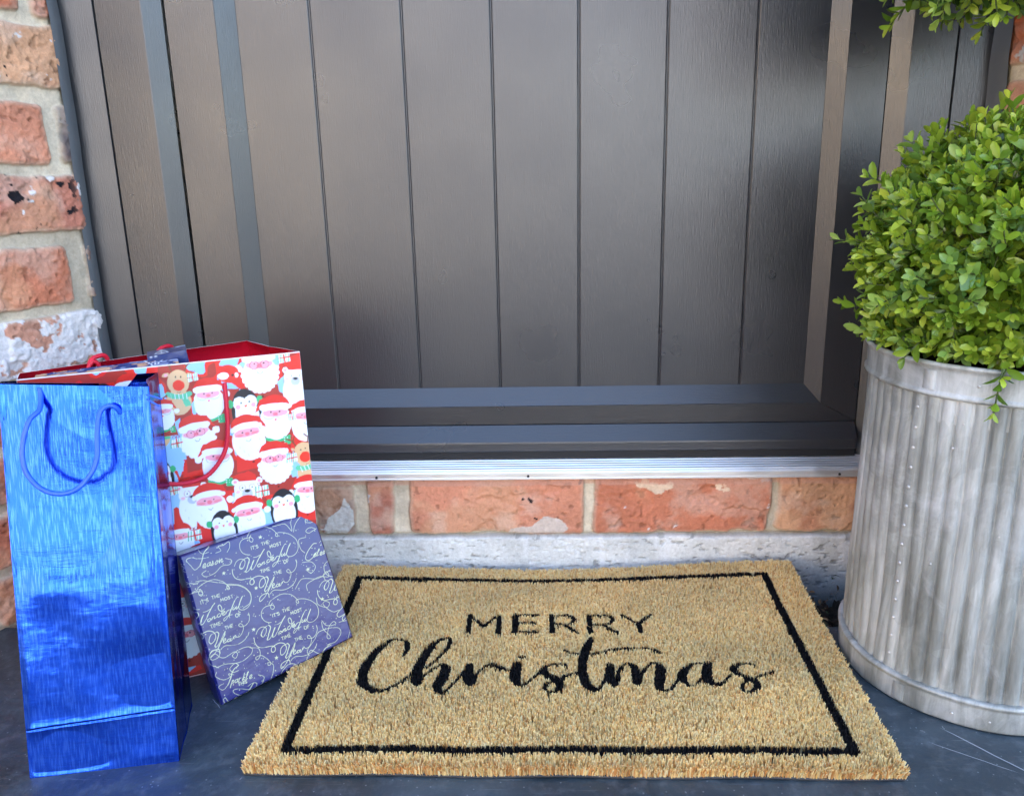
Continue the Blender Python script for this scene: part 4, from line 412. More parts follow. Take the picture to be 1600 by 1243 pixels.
# ================================================================= DOOR
fr = empty('door_frame', (0, 1.0, .135), label='dark grey painted frame around the front door', cat='door frame')
def profz(name, pts, z0, z1, mat, parent, **k):
    mb = MB(); mb.extrude(pts, z0, z1); return mb.build(name, [mat], parent, **k)
for s, xi, xl, xo in ((-1, .460, .516, .566), (1, .4225, .4735, .516)):
    b = .0012
    P = [(s*(xi-.0185), 1.12), (s*(xi-.0185), 1.0305), (s*xi, 1.018+b*.3), (s*(xi+b), 1.018), (s*(xl-.0012), 1.018), (s*(xl-.0006), 1.020), (s*(xl-.0006), 1.12)]
    profz('jamb', P if s < 0 else P[::-1], .135, 2.12, M_doorV, fr)
    P = [(s*(xl+.0006), 1.12), (s*(xl+.0006), 1.020), (s*(xl+.0014), 1.0175), (s*(xo), 1.0175-(.009 if s < 0 else 0)), (s*(xo), 1.12)]
    profz('frame_extension', P if s < 0 else P[::-1], .125, 2.12, M_doorV, fr)
    n = 160; V = []; F = []
    for i in range(n):
        z = -.02+2.1*(i/(n-1))**1.6; w1 = .0095+.006*(vnoise(np.array(z*23.), np.array(3.+s))-.5); w2 = .004+.008*(vnoise(np.array(z*31.), np.array(9.+s))-.5); x_in = xo-w1+(-.0008 if s < 0 else .004); xw = .5475 if s < 0 else .512
        for x, y in ((x_in, 1.0176-(.007 if s < 0 else 0)), (x_in+.0012, 1.012-(.006 if s < 0 else 0)), (xw-.0015+w2*.35, 1.0), (xw+.003+w2*.3, .985)): V.append((s*x, y, z))
    for i in range(n-1):
        for j in range(3): q = (i*4+j, i*4+j+1, i*4+j+5, i*4+j+4); F.append(q if s > 0 else q[::-1])
    mesh_obj('sealant', V, F, M_seal, fr, True)
mb = MB(); mb.box(-.566, 1.0178, 2.122, .516, 1.12, 2.17); mb.build('head', [M_doorH], fr)
dr = empty('front_door', (0, 1.08, .136), label='dark grey door with vertical grooves and a stepped bottom rail', cat='door')
XL, XR = -.3588, .3375; SL, SR = -.3795, .356; ZT = 2.0; YP, YS = 1.044, 1.030
gro = [-.271, -.162, -.0565, .0467, .151, .2555]
pp = [(XL, YP)]
for g_ in gro: pp += [(g_-.0026, YP), (g_-.0018, YP+.0003), (g_-.0006, YP+.0016), (g_+.0002, YP+.0017), (g_+.0010, YP+.0008), (g_+.0020, YP)]
pp += [(XR, YP), (XR, 1.10), (XL, 1.10)]
profz('panel', pp, .2285, ZT, M_doorV, dr)
# moulding bevelled between the panel and the stiles/rail: U ring in one mesh
mb = MB(); y0, y1 = YP, YS; zi, zo = .2292, .207; zt_i, zt_o = ZT, ZT+.013
I = [(XL, y0-.0006, zi), (XR, y0-.0006, zi), (XR, y0-.0006, zt_i), (XL, y0-.0006, zt_i)]; O = [(SL, y1, zo), (SR, y1, zo), (SR, y1, zt_o), (SL, y1, zt_o)]; B = [(a[0], 1.1, a[2]) for a in O]
mb.add(I+O, [(4, 5, 1, 0)], 1); mb.add(I+O, [(5, 6, 2, 1), (6, 7, 3, 2), (7, 4, 0, 3)], 0)
mb.build('moulding', [M_doorV, M_doorH], dr)
def stile(x0, x1, m0, m1, **k):
    mb = MB(); zb, zc = .182, .207  # mitred foot
    V = [(x0, YS, zb if not m0 else zc), (x1, YS, zb if not m1 else zc), (x1, YS, 2.09), (x0, YS, 2.09)]
    V = V+[(a, 1.10, c) for a, b, c in V]; mb.add(V, [(0, 1, 2, 3), (1, 5, 6, 2), (4, 0, 3, 7), (5, 4, 7, 6), (0, 4, 5, 1)]); mb.build('stile', [M_doorV], dr)
stile(-.4375, SL-.0003, False, True); stile(SR+.0003, .4025, True, False)
mb = MB(); V = [(-.4365, YS+.0005, .182), (.4015, YS+.0005, .182), (SR, YS-.0005, .2067), (SL, YS-.0005, .2067)]; V += [(a, 1.1, c) for a, b, c in V]
mb.add(V, [(0, 1, 2, 3), (4, 0, 3, 7), (1, 5, 6, 2), (4, 5, 1, 0), (3, 2, 6, 7)]); mb.build('bottom_rail', [M_doorH], dr)
mb = MB(); mb.box(SL, YS, ZT+.0135, SR, 1.10, 2.09); mb.build('top_rail', [M_doorH], dr)
mb = MB(); pr = [(1.0320, .1817), (1.0295, .1808), (1.0165, .1640), (1.0150, .1620), (1.0147, .1600), (1.0147, .1500), (1.0160, .1485), (1.0320, .1485)]
mb.extrude(pr, -.4365, .4015, 'x'); mb.build('weather_bar', [M_doorH], dr)
mb = MB(); mb.box(-.437, 1.022, .1372, .403, 1.09, .1484); mb.box(-.440, 1.101, .135, .4045, 1.115, 2.1); mb.box(-.4402, 1.036, .14, -.4378, 1.10, 2.09); mb.box(.4028, 1.036, .14, .4048, 1.10, 2.09); mb.build('seal_strip', [M_black], dr)
th = empty('door_threshold', (0, .98, .124), label='ribbed silver aluminium threshold strip under the door', cat='threshold')
pr = [(.978, .1245), (.978, .1262), (.9786, .1268), (.978, .1274), (.978, .1330), (.9795, .1352)]
y = .982
for k in range(6): pr += [(y, .1352), (y+.0012, .1370), (y+.0046, .1370), (y+.0058, .1352)]; y += .0086
pr += [(1.036, .1352), (1.060, .1368), (1.12, .1368), (1.12, .1245)]
mb = MB(); mb.extrude(pr[::-1], -.520, .480, 'x'); mb.build('strip', [M_alu], th)
for x, z in ((-.215, .1288), (-.021, .1292), (.369, .1286), (-.40, .129)):
    a = np.linspace(0, 2*np.pi, 10, endpoint=False); V = [(x+.0017*math.cos(t), .9768, z+.0017*math.sin(t)) for t in a]+[(x+.0015*math.cos(t), .9785, z+.0015*math.sin(t)) for t in a]
    mesh_obj('screw', V, [tuple(range(10))]+[(i, i+10, (i+1) % 10+10, (i+1) % 10) for i in range(10)], M_black, th)
# ================================================================= DOORMAT
dm = empty('doormat', (.02, .78, 0), label='tan coir doormat reading MERRY Christmas inside a black border', cat='doormat')
# outline (front left, front right, back right, back left)
MQ = np.array([(-.2645, .592), (.3000, .590), (.3100, .966), (-.2610, .962)])
def mpos(u, v):
    return ((1-u)*(1-v))[:, None]*MQ[0]+(u*(1-v))[:, None]*MQ[1]+(u*v)[:, None]*MQ[2]+((1-u)*v)[:, None]*MQ[3]
def mz(x, y):
    b = sst(.84, .97, y); return .0005+b*(.005*sst(.10, .31, x)+.003*sst(-.16, -.26, x)-.006*np.exp(-((x-.0)/.13)**2))+.0015*np.sin(x*40+1)*sst(.66, .59, y)*.6
u, v = np.meshgrid(np.linspace(0, 1, 60), np.linspace(0, 1, 40)); XY = mpos(u.ravel(), v.ravel()); zz = mz(XY[:, 0], XY[:, 1]); n_ = len(XY)
V = np.vstack([np.c_[XY, zz+.0025], np.c_[XY, zz+.0003]]); F = np.vstack([gridF(60, 40), gridF(60, 40, True)+n_])
bd = np.r_[np.arange(60), np.arange(1, 40)*60+59, (np.arange(58, -1, -1)+39*60), np.arange(38, 0, -1)*60]
F = np.vstack([F, np.stack([bd, bd+n_, np.roll(bd, -1)+n_, np.roll(bd, -1)], -1)])
mesh_obj('backing', V, F, M_rubber, dm, True)
cv = Cv(-.30, .56, .34, .99, .0005, (0, 0, 0))
for st in CHR: cv.stroke(np.maximum(np.array(st)*[1, 1, 1.12], [-9, -9, .0034]), (1, 1, 1))
for st in MER: cv.stroke(np.maximum(np.array(st)*[1, 1, 1.25], [-9, -9, .0040]), (1, 1, 1), smooth=False)
BD = np.array([(-.2345, .929), (.2705, .931), (.2655, .6135), (-.2335, .6125), (-.2345, .929)])
for a, b in zip(BD[:-1], BD[1:]): cv.stroke([(*a, .0088), (*b, .0088)], (1, 1, 1), smooth=False)
rg = np.random.default_rng(11); NB = 150000
uu, vv = rg.random(NB), rg.random(NB)
# jittered rows so that the pile reads as tufts
ne = 5200; eu = rg.random(ne); ev = rg.random(ne)*.012; k = rg.integers(0, 4, ne); 
uu = np.r_[uu, eu[k == 0], eu[k == 0], 1-ev[k == 1]*.6, ev[k == 2]*.6, eu[k == 3]]; vv = np.r_[vv, ev[k == 0], ev[k == 0]*.6, eu[k == 1], eu[k == 2], 1-ev[k == 3]]
XY = mpos(uu, vv); x, y = XY[:, 0], XY[:, 1]; N = len(x); z = mz(x, y)+.002
tz = .0105+.0009*(fbm(x, y, 160, 3, 1)-.5)*2+rg.normal(0, .00022, N)
ang = rg.uniform(0, 2*np.pi, N); cl = (vnoise(x*330., y*330.)-.5)*9; ang = ang*.35+cl; ln = rg.random(N)**1.2*.0024+.0003
dx, dy = np.cos(ang)*ln, np.sin(ang)*ln
eF, eB, eL, eR = sst(.035, 0, vv), sst(.975, 1., vv), sst(.02, 0, uu), sst(.98, 1, uu)
dy += -.0050*eF*rg.random(N)+.004*eB*rg.random(N); dx += (-.0025*eL+.0025*eR)*rg.random(N)
tz = tz*(1-.18*eF*rg.random(N)-.15*eB)
m = cv.at(x+dx*.85+rg.normal(0, .0001, N), y+dy*.85+rg.normal(0, .0001, N))[:, 0]; blk_ = m > .38
t = rg.random(N)[:, None]; cA, cB, cC = lin(255, 222, 148), lin(255, 245, 200), lin(224, 176, 114)
colr = cA*(1-t)+cB*t; q = rg.random(N) < .13; colr[q] = cC*(.7+.5*rg.random(q.sum())[:, None]); colr *= (.80+.3*fbm(x, y, 14, 4, 4))[:, None]
colr = np.where((rg.random(N) < (.25*eF))[:, None], lin(222, 168, 104)*(.8+.4*rg.random(N))[:, None], colr); colr[blk_] = lin(26, 27, 31)*(.55+.9*rg.random(blk_.sum()))[:, None]
w = rg.uniform(.0006, .0010, N); pa = rg.uniform(0, np.pi, N); px_, py_ = np.cos(pa)*w, np.sin(pa)*w
V = np.empty((N, 6, 3)); 
for i, (hh, ww, cc) in enumerate(((0, 1, 0), (.62, .95, .45), (1., .45, 1.))):
    for j, s in enumerate((-1, 1)): V[:, i*2+j] = np.c_[x+dx*cc+s*px_*ww, y+dy*cc+s*py_*ww, z+tz*hh]
b = np.arange(N)[:, None]*6; F = np.concatenate([b+[0, 1, 3, 2], b+[2, 3, 5, 4]])
shade = np.repeat(colr[:, None], 6, 1)
mesh_obj('pile', V.reshape(-1, 3), F, M_coir, dm, colors=shade.reshape(-1, 3))
V = []; F = []
for i in range(18):   # stray fibres pulled loose
    s_ = rg.random(); a = rg.uniform(0, 6.3); p = mpos(np.array([rg.random()]), np.array([rg.choice([.004, rg.random()])]))[0]; L = rg.uniform(.006, .016); zb = .0165 if (0 < (p[1]-.59)) else .004
    P = [(p[0], p[1], zb-.004), (p[0]+L*.5*math.cos(a), p[1]+L*.5*math.sin(a), zb+.003*rg.random()), (p[0]+L*math.cos(a+.6), p[1]+L*math.sin(a+.6), zb-.002)]
    v_, f_ = tube(P, .00016, 4, 4); F += [tuple(i_+len(V) for i_ in f) for f in f_]; V += list(v_)
mesh_obj('loose_fibres', V, F, M_coir, dm, colors=np.tile(lin(222, 190, 140), (len(V), 1)), kind='stuff')
# ================================================================= GIFT BOX
BL = np.array(GIFT_BL); ax, az, an = [np.array(a) for a in GIFT_AX]; Q = np.array(GIFT_Q)
gb = empty('gift_box', tuple(BL), label='square present in purple-blue paper with white script lettering', cat='present')
gv = Cv(-.03, -.03, .19, .19, .00033, (0, 0, 0))
ink = lin(196, 202, 164)
u, v = np.meshgrid(np.linspace(0, 1, gv.nx), np.linspace(0, 1, gv.ny)); U, V_ = u*.22, v*.22
gv.A = lin(42, 42, 106)[None, None]*(.9+.2*fbm(U, V_, 20, 3, 2))[..., None]
rr = random.Random(8)
for i in range(620): gv.ell(rr.uniform(-.01, .17), rr.uniform(-.01, .17), *([rr.choice([.00025, .0004, .00055])]*2), ink, op=.75)
for off in BOFF:
    for st in BLK: a = np.array(st); a[:, 0] += off[0]; a[:, 1] += off[1]; a[:, 2] *= .68; gv.stroke(a, ink, n=4)
    for s, p, q, h in BTX: caps(gv, s, p, q, h, ink, .00045, off)
for st in GEX: gv.stroke(np.array(st)*[1, 1, .68], ink, n=4)
for s, p, q, h in GTX: caps(gv, s, p, q, h, ink, .00055)
for x, y in GST:
    P = [(x+r*math.cos(a), y+r*math.sin(a)) for k in range(10) for a, r in [(k*math.pi/5, .0022 if k % 2 == 0 else .0009)]]; gv.poly(P, ink)
D_ = .030; nn = 440
def gsurf(s, t, d=0):
    q = ((1-s)*(1-t))[:, None]*Q[0]+(s*(1-t))[:, None]*Q[1]+(s*t)[:, None]*Q[2]+((1-s)*t)[:, None]*Q[3]; return q
u, v = np.meshgrid(np.linspace(0, 1, nn), np.linspace(0, 1, nn)); s, t = u.ravel(), v.ravel(); q = gsurf(s, t); e = np.minimum.reduce([s, 1-s, t, 1-t])
dep = .0035*sst(.018, 0, e)**2+.0006*(fbm(s, t, 5, 4, 3)-.5)+.0012*sst(.90, 1., t)*fbm(s*3, t, 14, 4, 5)
P = BL+q[:, :1]*ax+q[:, 1:]*az-an*dep[:, None]
mesh_obj('printed_face', P, gridF(nn, nn), M_giftprint, gb, True, colors=gv.at(q[:, 0], q[:, 1]))
# sides: strips with crumples
V = []; F = []; m = 120; rows_ = 8
per = [(i/m, 0.) for i in range(m)]+[(1., i/m) for i in range(m)]+[(1-i/m, 1.) for i in range(m)]+[(0., 1-i/m) for i in range(m)]
ps = np.array(per); qq = gsurf(ps[:, 0], ps[:, 1]); cen = qq.mean(0); out = qq-cen; out /= np.linalg.norm(out, axis=1)[:, None]
for r in range(rows_):
    f = r/(rows_-1); dd = .0032+f*D_; bul = .0012*math.sin(math.pi*f)+.0022*(fbm(np.arange(4*m)/9., np.full(4*m, f*3.), 1., 3, 6)-.5)*math.sin(math.pi*min(1, f*1.02))
    c2 = qq+out*bul[:, None]; V.append(BL+c2[:, :1]*ax+c2[:, 1:]*az-an*dd)
V = np.concatenate(V); n4 = 4*m
for r in range(rows_-1):
    for i in range(n4): F.append((r*n4+(i+1) % n4, r*n4+i, (r+1)*n4+i, (r+1)*n4+(i+1) % n4))
F.append(tuple(range((rows_-1)*n4, rows_*n4)))
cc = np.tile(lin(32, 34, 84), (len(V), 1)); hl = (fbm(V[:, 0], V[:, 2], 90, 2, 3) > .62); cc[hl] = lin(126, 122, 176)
mesh_obj('folded_sides', V, F, M_giftprint, gb, True, colors=cc)
# ================================================================= FESTIVE BAG
TL, wv, upv, nn_, W, H = [np.array(a) for a in BAG]
fb = empty('festive_gift_bag', tuple(TL-upv*H), label='tall gift bag printed with red-hatted bearded men, penguins and bears', cat='gift bag')
WH, PK, DR, RD, BLU, GR, TN_ = lin(236, 243, 250), lin(243, 168, 182), lin(170, 52, 42), lin(222, 48, 38), lin(150, 200, 240), lin(58, 178, 116), lin(222, 184, 138)
bc = Cv(-.004, -.004, .256, .336, .0005, DR); K = lin(30, 30, 36)
NAMED = dict(R=RD, B=BLU, D=DR)
u, v = np.meshgrid(np.linspace(0, 1, bc.nx), np.linspace(0, 1, bc.ny)); nz = fbm(u, v, 14, 2, 9)[..., None]; bc.A = np.where(nz > .56, BLU, np.where(nz > .47, RD, DR))
for k, P in BGP: bc.poly(P, NAMED[k])
def fig(kind, cx, cy, w, ro):
    a = R_(ro); L = lambda x, y: (cx+w*(x*math.cos(a)-y*math.sin(a)), cy+w*(x*math.sin(a)+y*math.cos(a)))
    E = lambda x, y, rx, ry, c, r=0, op=1, ring=0: bc.ell(*L(x, y), rx*w, ry*w, c, ro+r, op, ring*w)
    S = lambda pts, c, ww, **k: bc.stroke([L(*p) for p in pts], c, ww*w, **k)
    G = lambda pts, c: bc.poly([L(*p) for p in pts], c)
    grey, hot = lin(196, 206, 220), lin(236, 96, 110)
    if kind in 'sSt':
        sd = -1 if (int(cx*1000)) % 2 else 1
        G([(-.55, 1.), (-.42, .25), (.42, .25), (.55, 1.)], DR if kind != 't' else RD); E(0, .78, .035, .035, lin(90, 30, 20))
        E(0, -.42, .44, .34, RD); G([(0, -.75), (sd*.45, -.62), (sd*.62, -.2), (sd*.42, -.35)], RD); E(sd*.60, -.12, .11, .11, WH)
        if kind == 'S':
            for k in range(14): t = math.pi*(-.05+1.1*k/13); E(.47*math.cos(t), .05+.56*math.sin(t), .085, .085, WH)
            E(0, .1, .48, .56, WH)
        else: E(0, .12, .49, .60, WH)
        if kind == 's': S([(-.3, .64), (0, .74), (.3, .66), (.4, .6)], GR, .09); G([(.2, .62), (.42, .56), (.46, .86), (.26, .86)], GR); [E(.25+.09*(k % 2), .65+.08*(k//2), .015, .015, WH) for k in range(5)]
        E(0, -.19, .38, .14, PK if kind != 't' else PK)
        if kind == 't': [E(-.42+.105*k, -.34-.05*math.sin(math.pi*k/8), .07, .07, WH) for k in range(9)]; E(0, -.40, .40, .10, WH); [S([(x, y), (x+.01, y+.07)], grey, .012, smooth=False) for x, y in ((-.3, .2), (-.2, .35), (.3, .25), (.2, .42), (-.1, .5), (.33, .08))]
        else: E(0, -.38, .46, .115, WH); E(-.3, -.36, .17, .11, WH); E(.3, -.36, .17, .11, WH)
        E(-.13, -.21, .024, .028, K); E(.13, -.21, .024, .028, K); E(0, -.14, .075, .062, lin(240, 120, 138))
        if kind == 'S': E(-.15, -.17, .12, .12, lin(206, 96, 110), ring=.018); E(.15, -.17, .12, .12, lin(206, 96, 110), ring=.018); S([(-.08, .04), (0, .1), (.08, .04)], grey*.6, .018)
        if kind == 's': S([(-.36, -.12), (-.3, -.02), (-.15, .0), (0, -.06), (.15, 0), (.3, -.02), (.36, -.12)], grey, .022); E(0, .04, .04, .03, hot)
        if kind == 't': E(-.25, -.13, .14, .05, hot, op=.5); E(.25, -.13, .14, .05, hot, op=.5); S([(-.07, .05), (0, .11), (.07, .05)], grey*.6, .018)
    elif kind == 'p':
        E(0, .2, .52, .85, K); E(-.2, -.12, .23, .26, WH); E(.2, -.12, .23, .26, WH); E(0, .35, .42, .62, WH)
        for s in (-1, 1): E(s*.52, -.16, .11, .15, GR); E(s*.15, -.14, .026, .03, K); E(s*.27, .0, .085, .085, PK)
        G([(-.07, -.04), (.07, -.04), (0, .07)], lin(240, 120, 60))
    elif kind == 'b':
        E(0, .55, .5, .8, WH); E(0, -.02, .46, .42, WH); E(-.42, -.3, .12, .12, WH); E(.42, -.3, .12, .12, WH); E(-.42, -.3, .06, .06, PK); E(.42, -.3, .06, .06, PK)
        G([(-.3, -.32), (-.2, -.6), (.05, -.7), (.3, -.55), (.32, -.32)], RD); G([(-.15, -.66), (-.55, -.5), (-.25, -.4)], RD)
        E(0, .17, .19, .17, grey*.95); E(0, .06, .10, .06, K); E(-.17, -.07, .11, .11, lin(190, 130, 120), ring=.016); E(.17, -.07, .11, .11, lin(190, 130, 120), ring=.016)
        E(-.17, -.07, .025, .03, K); E(.17, -.07, .025, .03, K); E(-.33, .08, .08, .06, PK, op=.7); E(.33, .08, .08, .06, PK, op=.7)
        [S([(x, y), (x, y+.09)], grey, .012, smooth=False) for x, y in ((-.3, .5), (-.15, .62), (0, .52), (.15, .66), (.3, .5), (-.22, .82), (.1, .85))]
    elif kind == 'r':
        for s in (-1, 1): S([(s*.25, -.45), (s*.35, -.7), (s*.55, -.85)], lin(130, 70, 40), .06); S([(s*.33, -.65), (s*.2, -.85)], lin(130, 70, 40), .05); E(s*.48, -.3, .14, .09, TN_, s*20); E(s*.48, -.3, .07, .05, PK, s*20)
        E(0, 0, .43, .52, TN_); E(0, .85, .5, .55, TN_); E(.0, .14, .23, .23, lin(238, 58, 38)); E(-.1, -.22, .03, .035, K); E(.1, -.22, .03, .035, K); S([(-.08, .42), (0, .47), (.08, .42)], lin(150, 90, 60), .015)
        S([(-.42, .5), (-.2, .6), (0, .62), (.2, .6), (.42, .5)], lin(96, 196, 150), .2); G([(.05, .6), (.3, .58), (.5, 1.), (.25, 1.05)], lin(96, 196, 150)); [S([(x, .5), (x+.02, .72)], WH, .025, smooth=False) for x in (-.3, -.15, 0, .15, .3)]
    elif kind == 'x':
        E(0, 0, .6, .5, RD); E(-.25, .1, .3, .2, WH); G([(-.1, -.3), (.5, -.2), (.6, .3), (.1, .2)], RD); E(.25, .1, .06, .05, K); E(.45, .13, .09, .13, WH)
for f in FIG: fig(f[0], f[1], f[2], f[3]*1.05, f[4])
for x, y, w in PRES:
    bc.poly([(x-w/2, y-w*.35), (x+w/2, y-w*.45), (x+w*.55, y+w*.4), (x-w*.42, y+w*.5)], WH)
    for k in range(5): bc.stroke([(x-w*.45+k*w*.22, y-w*.38), (x-w*.40+k*w*.22-w*.12, y+w*.4)], GR if k % 2 else lin(64, 180, 130), w*.07, smooth=False)
    bc.stroke([(x, y-w*.4), (x+w*.05, y+w*.45)], RD, w*.1, smooth=False); bc.stroke([(x-w*.45, y+w*.04), (x+w*.5, y-w*.03)], RD, w*.1, smooth=False); bc.ell(x-w*.16, y-w*.6, w*.14, w*.1, DR, 20, 1, w*.05); bc.ell(x+w*.16, y-w*.62, w*.14, w*.1, DR, -20, 1, w*.05)
n1, n2 = 430, 560; u, v = np.meshgrid(np.linspace(0, W, n1), np.linspace(0, H, n2)); s, t = u.ravel(), v.ravel()
dep = .0022*(fbm(s, t, 12, 3, 2)-.5); dep *= sst(0, .012, np.minimum(s, W-s))
P = TL+s[:, None]*wv-t[:, None]*upv+nn_*dep[:, None]; C = bc.at(s, t); C = np.where((t < .0011)[:, None], WH, C)
mesh_obj('front_panel', P, gridF(n1, n2, True), M_bagprint, fb, True, colors=C)
hn = np.array([nn_[0], nn_[1], 0]); hn /= np.linalg.norm(hn); dpt = .088
TRp = TL+wv*W; BLp = TL-upv*H; BRp = TRp-upv*H; bBL, bBR = BLp-hn*dpt, BRp-hn*dpt; bTL = np.array(BAGPTS['tl']); bTR = np.array(BAGPTS['bk']); mid = np.array(BAGPTS['gs'])
def sheet(name, pts, mats, parent, nx=24, ny=24, crum=.0015, inner=None, thick=.0007, seed=1, flip=False):
    """bilinear paper sheet with its own thickness: a,b top left/right ; c,d bottom right/left"""
    a, b, c, d = [np.array(p, float) for p in pts]; u, v = np.meshgrid(np.linspace(0, 1, nx), np.linspace(0, 1, ny)); u, v = u.ravel()[:, None], v.ravel()[:, None]
    P = a*(1-u)*(1-v)+b*u*(1-v)+c*u*v+d*(1-u)*v; n = np.cross(b-a, d-a); n /= np.linalg.norm(n)
    L1, L2 = np.linalg.norm(b-a), np.linalg.norm(d-a); k = (fbm(u[:, 0]*L1, v[:, 0]*L2, 26, 3, seed)-.5)*2*crum*np.sin(np.pi*np.clip(u[:, 0], 0, 1))*(1 if crum else 0); P = P+n*k[:, None]
    N_ = len(P); V = np.vstack([P+n*thick/2, P-n*thick/2]); F = np.vstack([gridF(nx, ny), gridF(nx, ny, True)+N_]); mi = [0]*((nx-1)*(ny-1))+[1]*((nx-1)*(ny-1))
    bd = np.r_[np.arange(nx), np.arange(1, ny)*nx+nx-1, np.arange(nx-2, -1, -1)+(ny-1)*nx, np.arange(ny-2, 0, -1)*nx]; F = np.vstack([F, np.stack([bd, np.roll(bd, -1), np.roll(bd, -1)+N_, bd+N_], -1)]); mi += [2]*len(bd)
    uvs = np.c_[np.r_[u, u]*L1, np.r_[v, v]*L2]
    return mesh_obj(name, V, F, mats, parent, True, mi=mi, uv=uvs)
RW = [M_red, M_red, M_white]
sheet('lining', (TL-nn_*.0012, TRp-nn_*.0012, BRp-nn_*.0012, BLp-nn_*.0012), RW, fb, crum=0)
sheet('back_panel', (bTL, bTR, bBR, bBL), RW, fb, crum=.003)
mB = (BRp+bBR)/2
sheet('side_gusset', (TRp-nn_*.001, mid, mB-wv*.006, BRp-nn_*.001), RW, fb, crum=.002, seed=4); sheet('side_gusset', (mid, bTR, bBR, mB-wv*.006), RW, fb, crum=.002, seed=5)
sheet('side_gusset', (bTL, TL-nn_*.001, BLp-nn_*.001, bBL), RW, fb, crum=0)
sheet('bottom_panel', (BLp+[0, 0, .001], BRp+[0, 0, .001], bBR+[0, 0, .001], bBL+[0, 0, .001]), RW, fb, crum=0)
ro = []
for i, (a, b) in enumerate(BROPE):
    f = math.sin(math.pi*min(1, i/(len(BROPE)-1))); ro.append(TL+wv*a-upv*b+nn_*(-.001+.009*f**.5))
v_, f_ = tube(ro, .0021, 12, 14, 3, .011); mesh_obj('handle', v_, f_, M_redcord, fb, True)
# back handle: its knots sit over the rim
for tpos in (.31, .60):
    p = bTL+(bTR-bTL)*tpos; d_ = (bTR-bTL)/np.linalg.norm(bTR-bTL)
    v_, f_ = tube([p+[0, -.006, -.012]-d_*.006, p+[0, -.004, .001]-d_*.005, p+[0, -.001, .0055]+d_*.000, p+[0, .003, .003]+d_*.007, p+[0, .006, -.02]+d_*.008], .0021, 10, 8, 3, .011); mesh_obj('handle_end', v_, f_, M_redcord, fb, True)
    v_, f_ = tube([p+[0, -.007, -.004]-d_*.006, p+[0, -.006, .002]-d_*.001, p+[0, -.005, -.003]+d_*.003, p+[0, -.006, -.008]-d_*.002], .0021, 10, 8, 3, .011); mesh_obj('knot', v_, f_, M_redcord, fb, True)
# wrapped present and crushed paper inside the bag, just reaching over the rim
NV = lin(36, 52, 104)
def treecv(W_, H_, seed):
    c = Cv(0, 0, W_, H_, .0007, NV); rr = random.Random(seed); w_ = lin(214, 222, 232)
    for i in range(int(W_*H_/.0009)):
        x, y, s = rr.uniform(0, W_), rr.uniform(0, H_), rr.uniform(.012, .02); a = rr.uniform(-.3, .3)
        if i % 3 == 0: c.poly([(x, y-s), (x-s*.5, y+s*.4), (x+s*.5, y+s*.4)], lin(150, 180, 206))
        else:
            c.stroke([(x, y-s), (x-s*.5, y+s*.4), (x+s*.5, y+s*.4), (x, y-s)], w_, .0011, smooth=False); c.stroke([(x, y-s), (x, y+s*.4)], w_, .0009, smooth=False)
            for k in range(4): yy = y-s+s*.35*(k+1); h_ = .5*(yy-y+s)/1.4; c.stroke([(x-h_*.9, yy-.001), (x, yy+.002), (x+h_*.9, yy-.001)], w_, .0008, smooth=False)
    return c
pi = empty('wrapped_present', tuple(TL+wv*.15-hn*.03+[0, 0, -.2]), label='navy present with pale tree print poking out of the festive bag', cat='present')
tc = treecv(.16, .24, 2)
def wbox(parent, o_, ex, ey, ez, a, b, c_, crum, name='wrap'):
    V = []; F = []; C = []
    for (p0, e1, e2, l1, l2) in ((o_, ex, ez, a, c_), (o_+ex*a, ey, ez, b, c_), (o_+ez*c_, ex, ey, a, b), (o_, ey, ez, b, c_), (o_+ey*b, ex, ez, a, c_)):
        n1_, n2_ = 90, 90; u, v = np.meshgrid(np.linspace(0, l1, n1_), np.linspace(0, l2, n2_)); u, v = u.ravel(), v.ravel(); n = np.cross(e1, e2); k = (fbm(u, v, 40, 3, 4)-.5)*crum*sst(0, .004, np.minimum.reduce([u, l1-u, v, l2-v])); P = p0+u[:, None]*e1+v[:, None]*e2+n*k[:, None]
        F.append(gridF(n1_, n2_)+sum(len(x) for x in V)); V.append(P); C.append(tc.at(u, .24-v))
    mesh_obj(name, np.vstack(V), np.vstack(F), M_giftprint, parent, True, colors=np.vstack(C))
ez = np.array([0, 0, 1.]); e1 = wv*math.cos(.10)+ez*math.sin(.10); e3 = np.cross(hn*-1, e1)*-1; e3 = e3 if e3[2] > 0 else -e3
wbox(pi, TL+wv*.132-hn*.012-ez*.218, e1, -hn, e3, .036, .028, .226, .003)
pj = empty('crushed_wrapping', tuple(TL+wv*.03-hn*.02+[0, 0, -.2]), label='crumpled navy and tan printed paper stuffed in the left of the festive bag', cat='wrapping paper')
def crush(u, v):
    s = .012+.125*u; t = v; P = TL+wv*s[:, None]-hn*(.002+.035*t*(1-.3*u))[:, None]; P[:, 2] = .3235+.004*np.sin(np.pi*t)+.004*(fbm(s, t, 60, 4, 3)-.5)+.006*u-.012*(t > .97)-.02*(t < .02); return P
nx_ = 160; u, v = np.meshgrid(np.linspace(0, 1, nx_), np.linspace(0, 1, 60)); P = crush(u.ravel(), v.ravel()); cu = tc.at(u.ravel()*.12, v.ravel()*.05); n3 = fbm(u.ravel(), v.ravel(), 7, 3, 6); cu = np.where((n3 > .56)[:, None], lin(184, 142, 112), np.where((n3 < .40)[:, None], lin(120, 130, 160), cu))
